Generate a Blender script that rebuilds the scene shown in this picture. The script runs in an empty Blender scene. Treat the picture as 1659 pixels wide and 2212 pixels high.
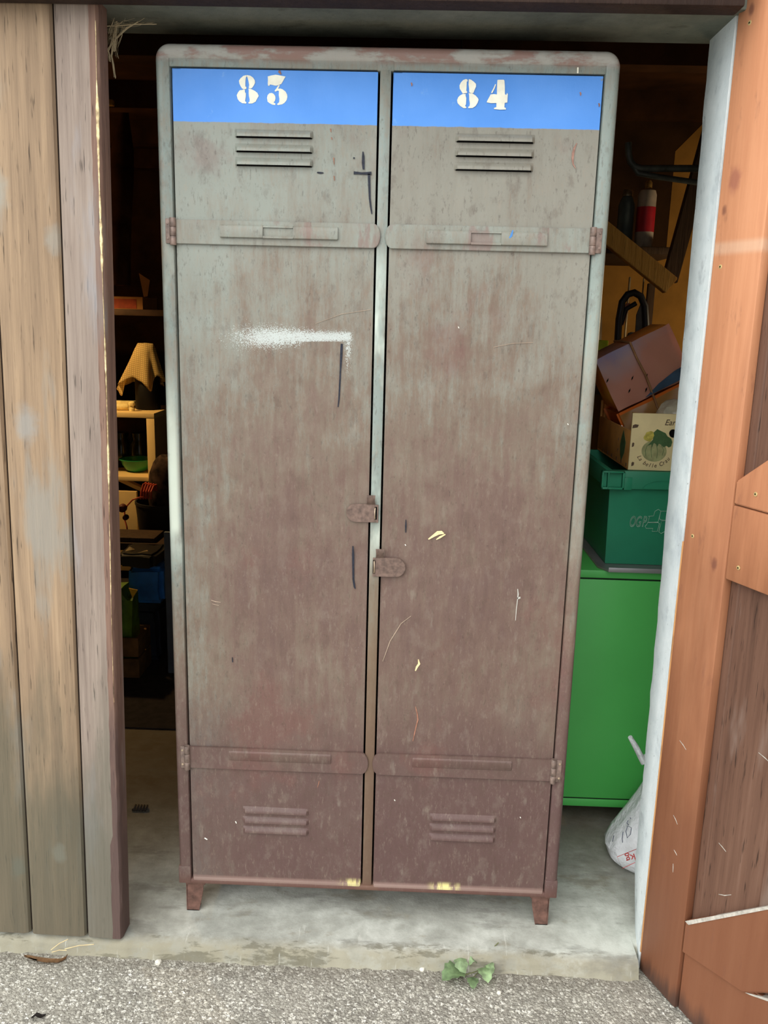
import bpy, bmesh, math, random
from mathutils import Vector, Matrix
random.seed(7)
PI = math.pi
sc = bpy.context.scene
COL = sc.collection

# ------------------------------------------------------------------ camera
CP = (0.05666, -1.68694, 1.31509); YAW, PIT, ROL = -0.02374, -0.21822, 0.02561; FPX = 1850.0
def cam_axes():
    ca, sa, cb, sb = math.cos(YAW), math.sin(YAW), math.cos(PIT), math.sin(PIT)
    f = Vector((sa*cb, ca*cb, sb)); r = Vector((ca, -sa, 0)); u = r.cross(f)
    c, s = math.cos(ROL), math.sin(ROL)
    return c*r + s*u, -s*r + c*u, f
CR, CU, CF = cam_axes()
cd = bpy.data.cameras.new('camera'); cam = bpy.data.objects.new('camera', cd); COL.objects.link(cam)
cam.matrix_world = Matrix(((CR.x, CU.x, -CF.x, CP[0]), (CR.y, CU.y, -CF.y, CP[1]), (CR.z, CU.z, -CF.z, CP[2]), (0, 0, 0, 1)))
cd.sensor_fit = 'HORIZONTAL'; cd.sensor_width = 36; cd.lens = FPX/1659*36; cd.clip_start = 0.02
sc.camera = cam
def at(px, py, Y=None, Z=None):
    """point where the sight line through a photo pixel meets the upright plane Y or the level plane Z"""
    d = CF + CR*((px-829.5)/FPX) - CU*((py-1106)/FPX)
    t = (Y-CP[1])/d.y if Y is not None else (Z-CP[2])/d.z
    return Vector(CP) + d*t

# ------------------------------------------------------------------ material helper
def lin(c):
    r = []
    for v in c:
        v /= 255.0
        r.append(v/12.92 if v <= 0.04045 else ((v+0.055)/1.055)**2.4)
    return (r[0], r[1], r[2], 1.0)
class NG:
    def __init__(s, name, rough=0.7, spec=0.3, metal=0.0):
        s.mat = bpy.data.materials.new(name); s.mat.use_nodes = True
        s.t = s.mat.node_tree; s.N = s.t.nodes; s.L = s.t.links
        s.b = [n for n in s.N if n.type == 'BSDF_PRINCIPLED'][0]
        s.b.inputs['Roughness'].default_value = rough
        s.b.inputs['Specular IOR Level'].default_value = spec
        s.b.inputs['Metallic'].default_value = metal
        s.tc = s.N.new('ShaderNodeTexCoord')
        s.p = s.tc.outputs['Object']
        sp = s.N.new('ShaderNodeSeparateXYZ'); s.L.new(s.p, sp.inputs[0]); s.x, s.y, s.z = sp.outputs
    def put(s, sock, v):
        if hasattr(v, 'is_linked'): s.L.new(v, sock)
        else:
            sock.default_value = v
    def m(s, op, a, b=None, c=None, clamp=False):
        n = s.N.new('ShaderNodeMath'); n.operation = op; n.use_clamp = clamp
        s.put(n.inputs[0], a)
        if b is not None: s.put(n.inputs[1], b)
        if c is not None: s.put(n.inputs[2], c)
        return n.outputs[0]
    def add(s, a, b): return s.m('ADD', a, b)
    def sub(s, a, b): return s.m('SUBTRACT', a, b)
    def mul(s, a, b): return s.m('MULTIPLY', a, b)
    def sm(s, v, a, b, lo=0.0, hi=1.0):
        n = s.N.new('ShaderNodeMapRange'); n.interpolation_type = 'SMOOTHSTEP'
        s.put(n.inputs[0], v); s.put(n.inputs[1], a); s.put(n.inputs[2], b); s.put(n.inputs[3], lo); s.put(n.inputs[4], hi)
        return n.outputs[0]
    def sc(s, v3, off=(0, 0, 0)):
        n = s.N.new('ShaderNodeVectorMath'); n.operation = 'MULTIPLY_ADD'
        s.L.new(s.p, n.inputs[0]); n.inputs[1].default_value = v3; n.inputs[2].default_value = off
        return n.outputs[0]
    def noise(s, scale, detail=4, rough=0.55, vec=None, dist=0.0):
        n = s.N.new('ShaderNodeTexNoise'); s.L.new(vec or s.p, n.inputs['Vector'])
        n.inputs['Scale'].default_value = scale; n.inputs['Detail'].default_value = detail
        n.inputs['Roughness'].default_value = rough; n.inputs['Distortion'].default_value = dist
        return n.outputs[0]
    def voro(s, scale, vec=None, rnd=1.0):
        n = s.N.new('ShaderNodeTexVoronoi'); s.L.new(vec or s.p, n.inputs['Vector'])
        n.inputs['Scale'].default_value = scale; n.inputs['Randomness'].default_value = rnd
        return n.outputs['Distance'], n.outputs['Color']
    def ramp(s, f, stops):
        n = s.N.new('ShaderNodeValToRGB'); s.L.new(f, n.inputs[0]); e = n.color_ramp.elements
        while len(e) < len(stops): e.new(0.5)
        for k, (p, c) in enumerate(stops):
            e[k].position = p; e[k].color = lin(c) if len(c) == 3 else c
        return n.outputs[0]
    def mix(s, f, a, b, blend='MIX'):
        n = s.N.new('ShaderNodeMix'); n.data_type = 'RGBA'; n.blend_type = blend
        s.put(n.inputs[0], f)
        for k, v in ((6, a), (7, b)):
            s.put(n.inputs[k], v if hasattr(v, 'is_linked') else (lin(v) if len(v) == 3 else v))
        return n.outputs[2]
    def col(s, c): s.put(s.b.inputs['Base Color'], c if hasattr(c, 'is_linked') else lin(c)); return s
    def bump(s, h, dist=0.002, st=1.0):
        n = s.N.new('ShaderNodeBump'); n.inputs['Distance'].default_value = dist; n.inputs['Strength'].default_value = st
        s.L.new(h, n.inputs['Height']); s.L.new(n.outputs[0], s.b.inputs['Normal']); return s
    def rough(s, v): s.put(s.b.inputs['Roughness'], v); return s
def plain(name, c, rough=0.7, spec=0.3, metal=0.0, var=0.18, scale=25, bump=0.0):
    g = NG(name, rough, spec, metal)
    n = g.noise(scale, 4)
    d = tuple(v*(1-var) for v in c); l = tuple(min(255, v*(1+var*0.6)) for v in c)
    g.col(g.ramp(n, [(0.3, d), (0.7, l)]))
    if bump: g.bump(n, bump)
    return g.mat

# ------------------------------------------------------------------ mesh helper
class MB:
    def __init__(s): s.bm = bmesh.new()
    def _q(s, vs): 
        try: return s.bm.faces.new(vs)
        except ValueError: return None
    def box(s, x0, x1, y0, y1, z0, z1, b=0.0, seg=2, mat=None):
        t = bmesh.new()
        bmesh.ops.create_cube(t, size=1)
        for v in t.verts:
            v.co = Vector(((x0+x1)/2+v.co.x*(x1-x0), (y0+y1)/2+v.co.y*(y1-y0), (z0+z1)/2+v.co.z*(z1-z0)))
        if b: bmesh.ops.bevel(t, geom=t.edges[:], offset=b, segments=seg, affect='EDGES', profile=0.5)
        s.merge(t, mat); return s
    def merge(s, t, mat=None):
        if mat is not None: bmesh.ops.transform(t, matrix=mat, verts=t.verts)
        mp = {v: s.bm.verts.new(v.co) for v in t.verts}
        for f in t.faces: s._q([mp[v] for v in f.verts])
        t.free()
    def prism(s, poly, d0, d1, axis='y', b=0.0, mat=None):
        t = bmesh.new()
        def P(a, c, d): return (a, d, c) if axis == 'y' else ((d, a, c) if axis == 'x' else (a, c, d))
        A = [t.verts.new(P(a, c, d0)) for a, c in poly]; B = [t.verts.new(P(a, c, d1)) for a, c in poly]
        n = len(poly)
        t.faces.new(A[::-1]); t.faces.new(B)
        for i in range(n): t.faces.new((A[i], A[(i+1) % n], B[(i+1) % n], B[i]))
        bmesh.ops.recalc_face_normals(t, faces=t.faces)
        if b: bmesh.ops.bevel(t, geom=t.edges[:], offset=b, segments=2, affect='EDGES')
        s.merge(t, mat); return s
    def loft(s, rings, caps=True, closed=True):
        R = [[s.bm.verts.new(p) for p in r] for r in rings]
        n = len(R[0])
        for a, b in zip(R, R[1:]):
            for i in range(n if closed else n-1): s._q((a[i], a[(i+1) % n], b[(i+1) % n], b[i]))
        if caps and closed: s._q(R[0][::-1]); s._q(R[-1])
        return s
    def tube(s, path, r, n=8, closed=False):
        P = [Vector(p) for p in path]; rings = []; m = len(P)
        up = None
        for i in range(m):
            a = P[(i-1) % m] if (closed or i > 0) else P[i]; b = P[(i+1) % m] if (closed or i < m-1) else P[i]
            d = (b-a).normalized()
            if up is None:
                up = Vector((0, 0, 1)) if abs(d.z) < 0.9 else Vector((0, 1, 0))
            e = d.cross(up)
            if e.length < 1e-5: e = d.cross(Vector((1, 0, 0)))
            e.normalize(); u = e.cross(d).normalized(); up = u
            rr = r[i] if isinstance(r, (list, tuple)) else r
            rings.append([P[i]+(e*math.cos(2*PI*k/n)+u*math.sin(2*PI*k/n))*rr for k in range(n)])
        if closed: rings.append(rings[0])
        s.loft(rings, caps=not closed); return s
    def lathe(s, prof, c=(0, 0, 0), n=24, mat=None):
        t = MB(); t.loft([[(c[0]+r*math.cos(2*PI*k/n), c[1]+r*math.sin(2*PI*k/n), c[2]+z) for k in range(n)] for r, z in prof])
        bmesh.ops.recalc_face_normals(t.bm, faces=t.bm.faces); s.merge(t.bm, mat); return s
    def grid(s, f, nu, nv, th=0.0):
        V = [[s.bm.verts.new(f(i/nu, j/nv)) for j in range(nv+1)] for i in range(nu+1)]
        for i in range(nu):
            for j in range(nv): s._q((V[i][j], V[i+1][j], V[i+1][j+1], V[i][j+1]))
        if th: bmesh.ops.solidify(s.bm, geom=s.bm.faces[:], thickness=th)
        return s
    def ribbon(s, pts, w, y, th=0.0004):
        """a painted stroke lying on an upright face: pts (x,z), half widths w"""
        n = len(pts); L = []; R = []
        for i, (x, z) in enumerate(pts):
            a = pts[max(i-1, 0)]; b = pts[min(i+1, n-1)]
            d = Vector((b[0]-a[0], b[1]-a[1])).normalized(); q = Vector((-d.y, d.x))
            ww = w[i] if isinstance(w, (list, tuple)) else w
            L.append((x+q.x*ww, z+q.y*ww)); R.append((x-q.x*ww, z-q.y*ww))
        for i in range(n-1): s.prism([L[i], L[i+1], R[i+1], R[i]], y, y-th)
        return s
    def build(s, name, mat, parent=None, smooth=True, sharp=35, local=False, recalc=True):
        if recalc: bmesh.ops.recalc_face_normals(s.bm, faces=s.bm.faces)
        me = bpy.data.meshes.new(name)
        if not local and parent is not None:
            o = origin(parent); bmesh.ops.translate(s.bm, vec=-o, verts=s.bm.verts)
        if smooth:
            for f in s.bm.faces: f.smooth = True
            lim = math.radians(sharp)
            for e in s.bm.edges:
                if len(e.link_faces) == 2 and e.calc_face_angle(0) > lim: e.smooth = False
        s.bm.to_mesh(me); s.bm.free()
        if mat: me.materials.append(mat)
        ob = bpy.data.objects.new(name, me); COL.objects.link(ob)
        if parent is not None: ob.parent = parent
        return ob
def origin(o):
    while o.parent: o = o.parent
    return Vector(o.location)
def empty(name, loc=(0, 0, 0), rot=(0, 0, 0)):
    o = bpy.data.objects.new(name, None); COL.objects.link(o); o.location = loc; o.rotation_euler = rot; o.empty_display_size = 0.1
    return o
def tag(o, label=None, cat=None, group=None, kind=None):
    if label: o['label'] = label
    if cat: o['category'] = cat
    if group: o['group'] = group
    if kind: o['kind'] = kind
    return o
def struct(o): o['kind'] = 'structure'; return o
def text_mesh(txt, size, shear=0.0, outline=0.0, space=1.0):
    cu = bpy.data.curves.new('lettering', 'FONT'); cu.body = txt; cu.size = size; cu.shear = shear; cu.space_character = space
    cu.align_x = 'CENTER'; cu.align_y = 'CENTER'
    if outline: cu.fill_mode = 'NONE'; cu.bevel_depth = outline; cu.bevel_resolution = 1
    else: cu.extrude = 0.0003
    ob = bpy.data.objects.new('lettering', cu); COL.objects.link(ob)
    dg = bpy.context.evaluated_depsgraph_get(); dg.update()
    me = bpy.data.meshes.new_from_object(ob.evaluated_get(dg))
    bpy.data.objects.remove(ob); bpy.data.curves.remove(cu)
    t = bmesh.new(); t.from_mesh(me); bpy.data.meshes.remove(me)
    return t
def on_face(t, mb, loc, rot=0.0, sx=1.0):
    """stand a flat lettering mesh (x,y) up on a face looking to -Y"""
    mb.merge(t, Matrix.Translation(loc) @ Matrix.Rotation(PI/2, 4, 'X') @ Matrix.Rotation(rot, 4, 'Z') @ Matrix.Diagonal((sx, 1, 1, 1)))

# ------------------------------------------------------------------ materials
def locker_mat(name, kind='frame'):
    g = NG(name, 0.5, 0.35)
    big = g.noise(2.6, 5, 0.6)
    mid = g.noise(9, 5, 0.6)
    streak = g.noise(1, 5, 0.65, g.sc((70, 40, 9)))
    fine = g.noise(170, 3, 0.7)
    
    # rust eats the paint from the bottom up and spreads with the noise
    fleck = g.noise(1, 4, 0.7, g.sc((190, 90, 55)))
    za, zb_ = {'frame': (0.95, 0.45), 'left': (1.62, 0.85), 'right': (1.62, 0.75), 'strap': (1.6, 0.9)}[kind]
    t = g.sm(g.z, za, zb_, 0.14, 0.64)
    t = g.add(t, g.mul(g.sub(big, 0.5), 0.75)); t = g.add(t, g.mul(g.sub(mid, 0.5), 0.5)); t = g.add(t, g.mul(g.sub(streak, 0.5), 0.6)); t = g.add(t, g.mul(g.sub(fleck, 0.5), 0.45))
    if kind == 'frame': t = g.add(t, g.sm(g.m('MULTIPLY_ADD', g.z, -0.5, g.x), -0.25, 0.0, 0.0, 0.22))
    if kind == 'left': t = g.add(t, g.sm(g.x, -0.40, -0.20, -0.24, 0.05))
    if kind == 'right': t = g.add(t, g.sm(g.x, 0.24, 0.40, 0.08, -0.04))
    green = (150, 155, 144) if kind != 'right' else (149, 147, 134)
    if kind == 'frame': green = (143, 155, 147)
    c = g.ramp(t, [(0.08, green), (0.30, (142, 139, 126)), (0.48, (128, 113, 98)), (0.66, (119, 97, 86)), (0.9, (108, 85, 78))])
    low = g.sm(g.add(g.z, g.mul(g.sub(mid, 0.5), 0.3)), 0.62, 0.30)
    c = g.mix(g.mul(low, 0.75), c, (98, 74, 71))
    red = g.sm(g.noise(5.5, 6, 0.62, g.sc((1, 1, 0.8), (3.1, 0, 1.7))), 0.56, 0.68)
    c = g.mix(g.mul(red, 0.40), c, (121, 81, 74))
    c = g.mix(g.mul(g.sm(fleck, 0.54, 0.74), 0.30), c, (168, 154, 134)); c = g.mix(g.mul(g.sm(fleck, 0.44, 0.30), 0.45), c, (82, 66, 56))
    pale = g.sm(g.noise(1, 5, 0.6, g.sc((42, 30, 12), (7, 0, 2))), 0.60, 0.74)
    c = g.mix(g.mul(pale, 0.28), c, (166, 158, 142))
    sp = g.sm(fine, 0.60, 0.78); c = g.mix(g.mul(sp, 0.16), c, (170, 158, 142))
    dk = g.sm(g.noise(120, 4, 0.7, g.sc((1, 1, 0.5), (5, 2, 1))), 0.63, 0.75); c = g.mix(g.mul(dk, 0.5), c, (74, 60, 54))
    mt = g.noise(34, 5, 0.7, g.sc((1, 1, 0.55), (9, 1, 4)))
    c = g.mix(g.mul(g.sm(mt, 0.50, 0.68), 0.17), c, (156, 146, 130)); c = g.mix(g.mul(g.sm(mt, 0.46, 0.32), 0.30), c, (92, 74, 64))
    c = g.mix(1.0, c, (0.85, 0.85, 0.855, 1.0), 'MULTIPLY')
    if kind == 'frame':
        cr = g.sm(g.noise(1, 5, 0.6, g.sc((8, 8, 3), (1, 4, 9))), 0.46, 0.62)
        band = g.mul(g.sm(g.z, 0.78, 0.9), g.sm(g.z, 1.5, 1.3))
        c = g.mix(g.mul(g.mul(cr, band), g.sm(g.x, 0.36, 0.30, 0.15, 0.85)), c, (206, 216, 202))
        cb_ = g.mul(g.mul(g.sm(g.z, 0.86, 0.90), g.sm(g.z, 1.26, 1.0)), g.sm(g.x, -0.395, -0.405)); c = g.mix(g.mul(cb_, g.sm(mid, 0.36, 0.5)), c, (204, 212, 196))
        topb = g.sm(g.z, 1.765, 1.78)
        pk = g.sm(g.noise(11, 5, 0.6, g.sc((1, 1, 3), (2, 2, 2))), 0.42, 0.56)
        c = g.mix(g.mul(topb, g.mul(pk, 0.9)), c, (152, 120, 110))
        c = g.mix(g.mul(topb, g.mul(g.sub(1.0, pk), 0.75)), c, (184, 180, 172))
        lowm = g.mul(g.sm(g.m('ABSOLUTE', g.x), 0.03, 0.02), g.sm(g.z, 0.95, 0.75))
        c = g.mix(g.mul(lowm, 0.6), c, (120, 98, 76))
        c = g.mix(g.mul(g.sm(g.z, 0.11, 0.07), 0.7), c, (104, 72, 62))
    if kind in ('left', 'right'):
        lip = g.mul(g.sm(g.z, 0.097, 0.089), 0.8); c = g.mix(lip, c, (146, 122, 112))
        ex = -0.028 if kind == 'left' else 0.175
        cream = g.mul(g.sm(g.z, 0.104, 0.092), g.sm(g.m('ABSOLUTE', g.sub(g.x, ex)), 0.045, 0.012))
        c = g.mix(g.mul(cream, g.mul(g.sm(mid, 0.36, 0.55), g.sm(streak, 0.38, 0.56))), c, (214, 204, 142))
        if kind == 'left':
            zc = g.m('MULTIPLY_ADD', g.m('ADD', g.x, 0.2), 0.03, 1.281)
            h = g.sub(g.z, zc)
            wid = g.sm(g.x, -0.27, -0.08, 0.026, 0.013)
            gz = g.m('POWER', 2.718, g.mul(g.m('POWER', g.m('DIVIDE', h, wid), 2.0), -1.0))
            hx = g.mul(g.sm(g.x, -0.36, -0.20), g.sm(g.x, -0.045, -0.062))
            hard = g.m('MAXIMUM', g.sm(g.x, -0.12, -0.17), g.sm(h, -0.0105, -0.0075))
            a = g.mul(g.mul(gz, hx), hard)
            vx = g.m('POWER', 2.718, g.mul(g.m('POWER', g.m('DIVIDE', g.add(g.x, 0.061), 0.008), 2.0), -1.0))
            vz = g.mul(g.mul(g.sm(g.z, 1.17, 1.285), g.sm(g.z, 1.297, 1.285)), g.sm(g.x, -0.0725, -0.069))
            a = g.m('MAXIMUM', a, g.mul(g.mul(vx, vz), 0.75))
            dots = g.noise(620, 2, 0.6); gr = g.sm(g.add(g.mul(a, 0.62), g.mul(g.sub(dots, 0.5), 1.5)), 0.30, 0.52)
            c = g.mix(g.mul(gr, 0.82), c, (196, 204, 200))
        blue = g.ramp(g.noise(6, 4), [(0.3, (74, 142, 226)), (0.7, (90, 154, 236))])
        edge = g.m('ADD', g.z, g.mul(g.sub(g.noise(60, 3), 0.5), 0.003))
        bm_ = g.sm(edge, 1.6665, 1.6685)
        wear = g.sm(g.noise(16, 5, 0.7), 0.60, 0.66)
        where = g.sm(g.x, 0.30, 0.40, 0.0, 0.8) if kind == 'right' else 0.0
        bm_ = g.m('SUBTRACT', bm_, g.mul(g.mul(wear, where), bm_))
        bl2 = g.mix(g.mul(g.sm(g.noise(30, 5, 0.7, g.sc((1, 1, 1), (4, 4, 4))), 0.64, 0.7), 0.4), blue, (120, 170, 230))
        c = g.mix(bm_, c, bl2)
    if kind == 'strap':
        st = g.sm(g.noise(1, 5, 0.6, g.sc((16, 10, 5), (3, 3, 8))), 0.53, 0.60)
        c = g.mix(g.mul(st, g.mul(g.sm(g.z, 1.0, 1.2), 0.5)), c, (126, 92, 86))
    g.col(c)
    g.rough(g.m('MULTIPLY_ADD', t, 0.22, 0.36))
    hgt = g.add(g.mul(g.noise(7, 2), 3.0), g.add(g.mul(fine, 0.12), g.mul(streak, 0.15)))
    g.bump(hgt, 0.0035, 0.55)
    return g.mat

def wood_mat(name, cols, knots=(), grey=None, lowdark=None, scale=1.0, rough=0.75, bump=0.0016, spec=0.25, lowz=(0.62, 0.25), crack=0.7, linew=1.0, band=None, foot=False):
    g = NG(name, rough, spec)
    warp = g.noise(1, 2, 0.5, g.sc((6*scale, 6*scale, 1.1)))
    zz = g.m('MULTIPLY_ADD', warp, 0.9, 0.0)
    cb = g.N.new('ShaderNodeCombineXYZ')
    g.L.new(g.add(g.mul(g.x, 60*scale), g.mul(zz, 3.0)), cb.inputs[0]); g.L.new(g.mul(g.y, 60*scale), cb.inputs[1]); g.L.new(g.mul(g.z, 2.4), cb.inputs[2])
    grain = g.noise(1, 6, 0.65, cb.outputs[0])
    lines = g.noise(1, 4, 0.7, g.sc((190*scale, 190*scale, 3.2)))
    broad = g.noise(1, 4, 0.55, g.sc((9, 9, 1.6)))
    fine = g.noise(1, 3, 0.6, g.sc((240*scale, 240*scale, 13)))
    f = g.add(g.add(g.mul(grain, 0.42), g.mul(broad, 0.33)), g.mul(lines, 0.25*linew)); f = g.add(f, 0.25*(1-linew)*0.5)
    c = g.ramp(f, [(0.28, cols[0]), (0.45, cols[1]), (0.58, cols[2]), (0.75, cols[3])])
    crk = g.sm(fine, 0.60, 0.70); c = g.mix(g.mul(crk, crack), c, tuple(v*0.45 for v in cols[0]))
    if grey:
        gm = g.sm(g.noise(1, 4, 0.6, g.sc((12, 12, 2.6), (4, 1, 6))), 0.54, 0.70); c = g.mix(g.mul(gm, 0.75), c, grey)
    for (kx, kz, kr, kc) in knots:
        dx = g.sub(g.x, kx); dz = g.mul(g.sub(g.z, kz), 0.62)
        d = g.m('SQRT', g.add(g.mul(dx, dx), g.mul(dz, dz)))
        d = g.add(d, g.mul(g.sub(g.noise(45, 3), 0.5), kr*0.9))
        c = g.mix(g.mul(g.sm(d, kr*1.0, kr*0.3), 0.7), c, kc)
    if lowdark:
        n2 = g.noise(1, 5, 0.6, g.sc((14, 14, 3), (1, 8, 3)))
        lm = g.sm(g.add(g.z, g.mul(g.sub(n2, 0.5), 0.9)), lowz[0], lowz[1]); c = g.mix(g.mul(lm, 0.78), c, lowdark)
    if band:
        bb = g.mul(g.sm(g.m('ABSOLUTE', g.sub(g.z, band)), 0.016, 0.004), g.sm(broad, 0.30, 0.55)); c = g.mix(g.mul(bb, 0.42), c, (214, 186, 160))
    if foot:
        ft = g.sm(g.add(g.z, g.mul(g.sub(grain, 0.5), 0.10)), 0.055, 0.005); c = g.mix(g.mul(ft, 0.75), c, (62, 50, 46))
        wr_ = g.sm(g.noise(1, 5, 0.65, g.sc((30, 30, 9), (3, 7, 1))), 0.58, 0.68); c = g.mix(g.mul(wr_, 0.30), c, (118, 78, 64))
    g.col(c); g.bump(g.add(g.add(grain, g.mul(fine, 0.5)), g.mul(broad, 0.6)), bump, 0.8)
    return g.mat

M = {}
M['frame'] = locker_mat('worn locker frame paint', 'frame')
M['left'] = locker_mat('rusted locker door paint, left', 'left')
M['right'] = locker_mat('rusted locker door paint, right', 'right')
M['strap'] = locker_mat('worn strap paint', 'strap')
M['hasp'] = plain('rusty clasp', (116, 96, 86), 0.5, 0.4, 0.2, 0.2, 120)
M['hinge'] = plain('hinge steel', (128, 110, 100), 0.5, 0.4, 0.2, 0.25, 90)
M['staple'] = plain('pale staple wire', (196, 176, 150), 0.35, 0.5, 0.6)
M['slot'] = plain('vent slot', (14, 13, 13), 0.9, 0.1)
M['num'] = plain('cream number paint', (250, 247, 228), 0.6, 0.2, 0, 0.05, 60)
M['ink'] = plain('black marker ink', (38, 41, 52), 0.6, 0.3, 0, 0.3, 200)
M['cream'] = plain('cream paint dab', (240, 218, 164), 0.6, 0.3, 0, 0.1, 100)
M['drip'] = plain('white paint drip', (202, 200, 190), 0.6, 0.3)
M['pinkscuff'] = plain('pink scuff', (162, 126, 112), 0.7, 0.2, 0, 0.15, 120)
M['scr'] = plain('bare scratch', (170, 150, 130), 0.6)
M['orange'] = plain('orange scuff', (158, 112, 92), 0.7, 0.2, 0, 0.2, 80)
M['rustfoot'] = plain('rusted foot', (106, 78, 68), 0.7, 0.25, 0, 0.25, 60, 0.001)
M['screw'] = plain('brass screw head', (216, 190, 132), 0.4, 0.5, 0.4, 0.15, 200)
M['dark'] = plain('screw recess', (30, 24, 18), 0.9, 0.1)
OLD = [(100, 83, 67), (140, 118, 95), (165, 140, 112), (186, 162, 133)]
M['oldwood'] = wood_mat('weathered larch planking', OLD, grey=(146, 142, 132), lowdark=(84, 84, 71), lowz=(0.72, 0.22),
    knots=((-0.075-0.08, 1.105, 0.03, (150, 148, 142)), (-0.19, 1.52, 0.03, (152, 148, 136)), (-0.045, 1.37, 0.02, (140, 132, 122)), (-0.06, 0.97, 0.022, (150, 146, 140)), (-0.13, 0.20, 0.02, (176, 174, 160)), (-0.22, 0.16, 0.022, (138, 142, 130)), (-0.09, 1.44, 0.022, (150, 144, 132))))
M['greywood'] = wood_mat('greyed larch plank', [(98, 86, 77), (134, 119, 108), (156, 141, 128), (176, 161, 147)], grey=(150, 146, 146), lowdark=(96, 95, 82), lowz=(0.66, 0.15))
M['groove'] = plain('dark groove', (40, 32, 28), 0.95, 0.1)
M['oldedge'] = wood_mat('worn plank edge', [(84, 66, 58), (118, 92, 80), (138, 110, 94), (156, 130, 112)], grey=(128, 120, 114), lowdark=(78, 64, 62))
ORG = [(152, 98, 70), (188, 128, 92), (202, 142, 104), (214, 158, 122)]
kz = [(0.027, 1.865, 0.009, (112, 70, 60)), (0.013, 1.551, 0.008, (110, 68, 58)), (0.084, 0.928, 0.010, (110, 68, 62)), (0.03, 1.60, 0.02, (150, 92, 76))]
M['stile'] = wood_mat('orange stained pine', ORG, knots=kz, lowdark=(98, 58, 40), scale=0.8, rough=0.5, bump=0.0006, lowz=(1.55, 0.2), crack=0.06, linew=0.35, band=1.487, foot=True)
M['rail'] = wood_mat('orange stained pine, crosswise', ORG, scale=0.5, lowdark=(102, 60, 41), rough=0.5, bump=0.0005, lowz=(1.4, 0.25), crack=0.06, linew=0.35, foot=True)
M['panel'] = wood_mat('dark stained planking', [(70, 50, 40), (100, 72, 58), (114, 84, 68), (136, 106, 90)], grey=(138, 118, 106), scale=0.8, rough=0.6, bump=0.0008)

def concrete(name, base, dark, light, stain, sc1=3.0, dirt_shade=False):
    g = NG(name, 0.85, 0.2)
    a = g.noise(sc1, 6, 0.62); b = g.noise(22, 5, 0.65); f = g.noise(240, 3, 0.7)
    c = g.ramp(g.add(g.mul(a, 0.65), g.mul(b, 0.35)), [(0.34, dark), (0.48, base), (0.62, light)])
    st = g.sm(g.noise(sc1*2.3, 5, 0.65, g.sc((1, 1.5, 1), (5, 3, 8))), 0.57, 0.68); c = g.mix(g.mul(st, 0.55), c, stain)
    sp = g.sm(f, 0.66, 0.76); c = g.mix(g.mul(sp, 0.4), c, light)
    pit = g.sm(g.noise(90, 3, 0.7, g.sc((1, 1, 1), (2, 6, 1))), 0.68, 0.74); c = g.mix(g.mul(pit, 0.6), c, tuple(v*0.45 for v in dark))
    if dirt_shade:
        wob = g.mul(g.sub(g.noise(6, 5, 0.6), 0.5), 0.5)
        c = g.mix(g.mul(g.sm(g.add(g.y, wob), 0.10, 0.55), 0.85), c, (92, 78, 60))  # browner inwards: dirt plus the floor's warm shade put into the colour
        lp = g.mul(g.sm(g.z, -0.001, -0.008), g.sm(b, 0.36, 0.56)); c = g.mix(g.mul(lp, 0.6), c, (138, 130, 104))
        le = g.sm(g.add(g.y, g.mul(g.sub(b, 0.5), 0.05)), -0.070, -0.094); c = g.mix(g.mul(le, 0.5), c, (140, 134, 114))
        wet = g.mul(g.sm(g.noise(1, 5, 0.7, g.sc((7, 22, 30), (6, 3, 2))), 0.52, 0.60), g.sm(g.y, -0.06, -0.085)); c = g.mix(g.mul(wet, 0.65), c, (96, 92, 76))
        dr = g.mul(g.sm(g.noise(1, 4, 0.7, g.sc((60, 9, 9), (1, 5, 2))), 0.60, 0.70), g.sm(g.y, 0.0, -0.04)); c = g.mix(g.mul(dr, 0.45), c, (206, 206, 196))
        gr = g.sm(g.noise(1, 5, 0.65, g.sc((5, 16, 5), (2, 2, 2))), 0.52, 0.66); c = g.mix(g.mul(gr, 0.5), c, (112, 110, 102))
    g.col(c); g.bump(g.add(g.mul(b, 1.0), g.mul(f, 0.25)), 0.003, 0.6)
    return g.mat
M['floor'] = concrete('worn concrete floor', (160, 161, 151), (132, 133, 124), (194, 196, 186), (134, 127, 108), dirt_shade=True)
M['jamb'] = concrete('pale grey jamb render', (218, 227, 227), (190, 200, 203), (230, 237, 236), (172, 179, 181), 5)
M['lintel'] = concrete('grey lintel', (104, 108, 98), (84, 88, 80), (122, 124, 112), (80, 80, 70), 5)
M['facade'] = concrete('facade render', (150, 146, 136), (128, 124, 116), (168, 164, 154), (120, 116, 104))
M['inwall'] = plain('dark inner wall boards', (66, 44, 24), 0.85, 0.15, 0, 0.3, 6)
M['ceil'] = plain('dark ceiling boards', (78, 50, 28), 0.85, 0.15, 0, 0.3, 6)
M['brownboard'] = wood_mat('dark brown fascia', [(36, 26, 22), (50, 37, 31), (60, 45, 38), (72, 56, 47)])
M['ochre'] = plain('ochre board wall', (176, 128, 60), 0.8, 0.15, 0, 0.12, 8)
M['brace'] = wood_mat('yellow pine brace', [(150, 112, 52), (186, 140, 70), (200, 154, 80), (212, 170, 96)])
M['strut'] = wood_mat('dark wood strut', [(50, 36, 26), (66, 48, 34), (80, 60, 42), (94, 72, 52)])
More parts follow.
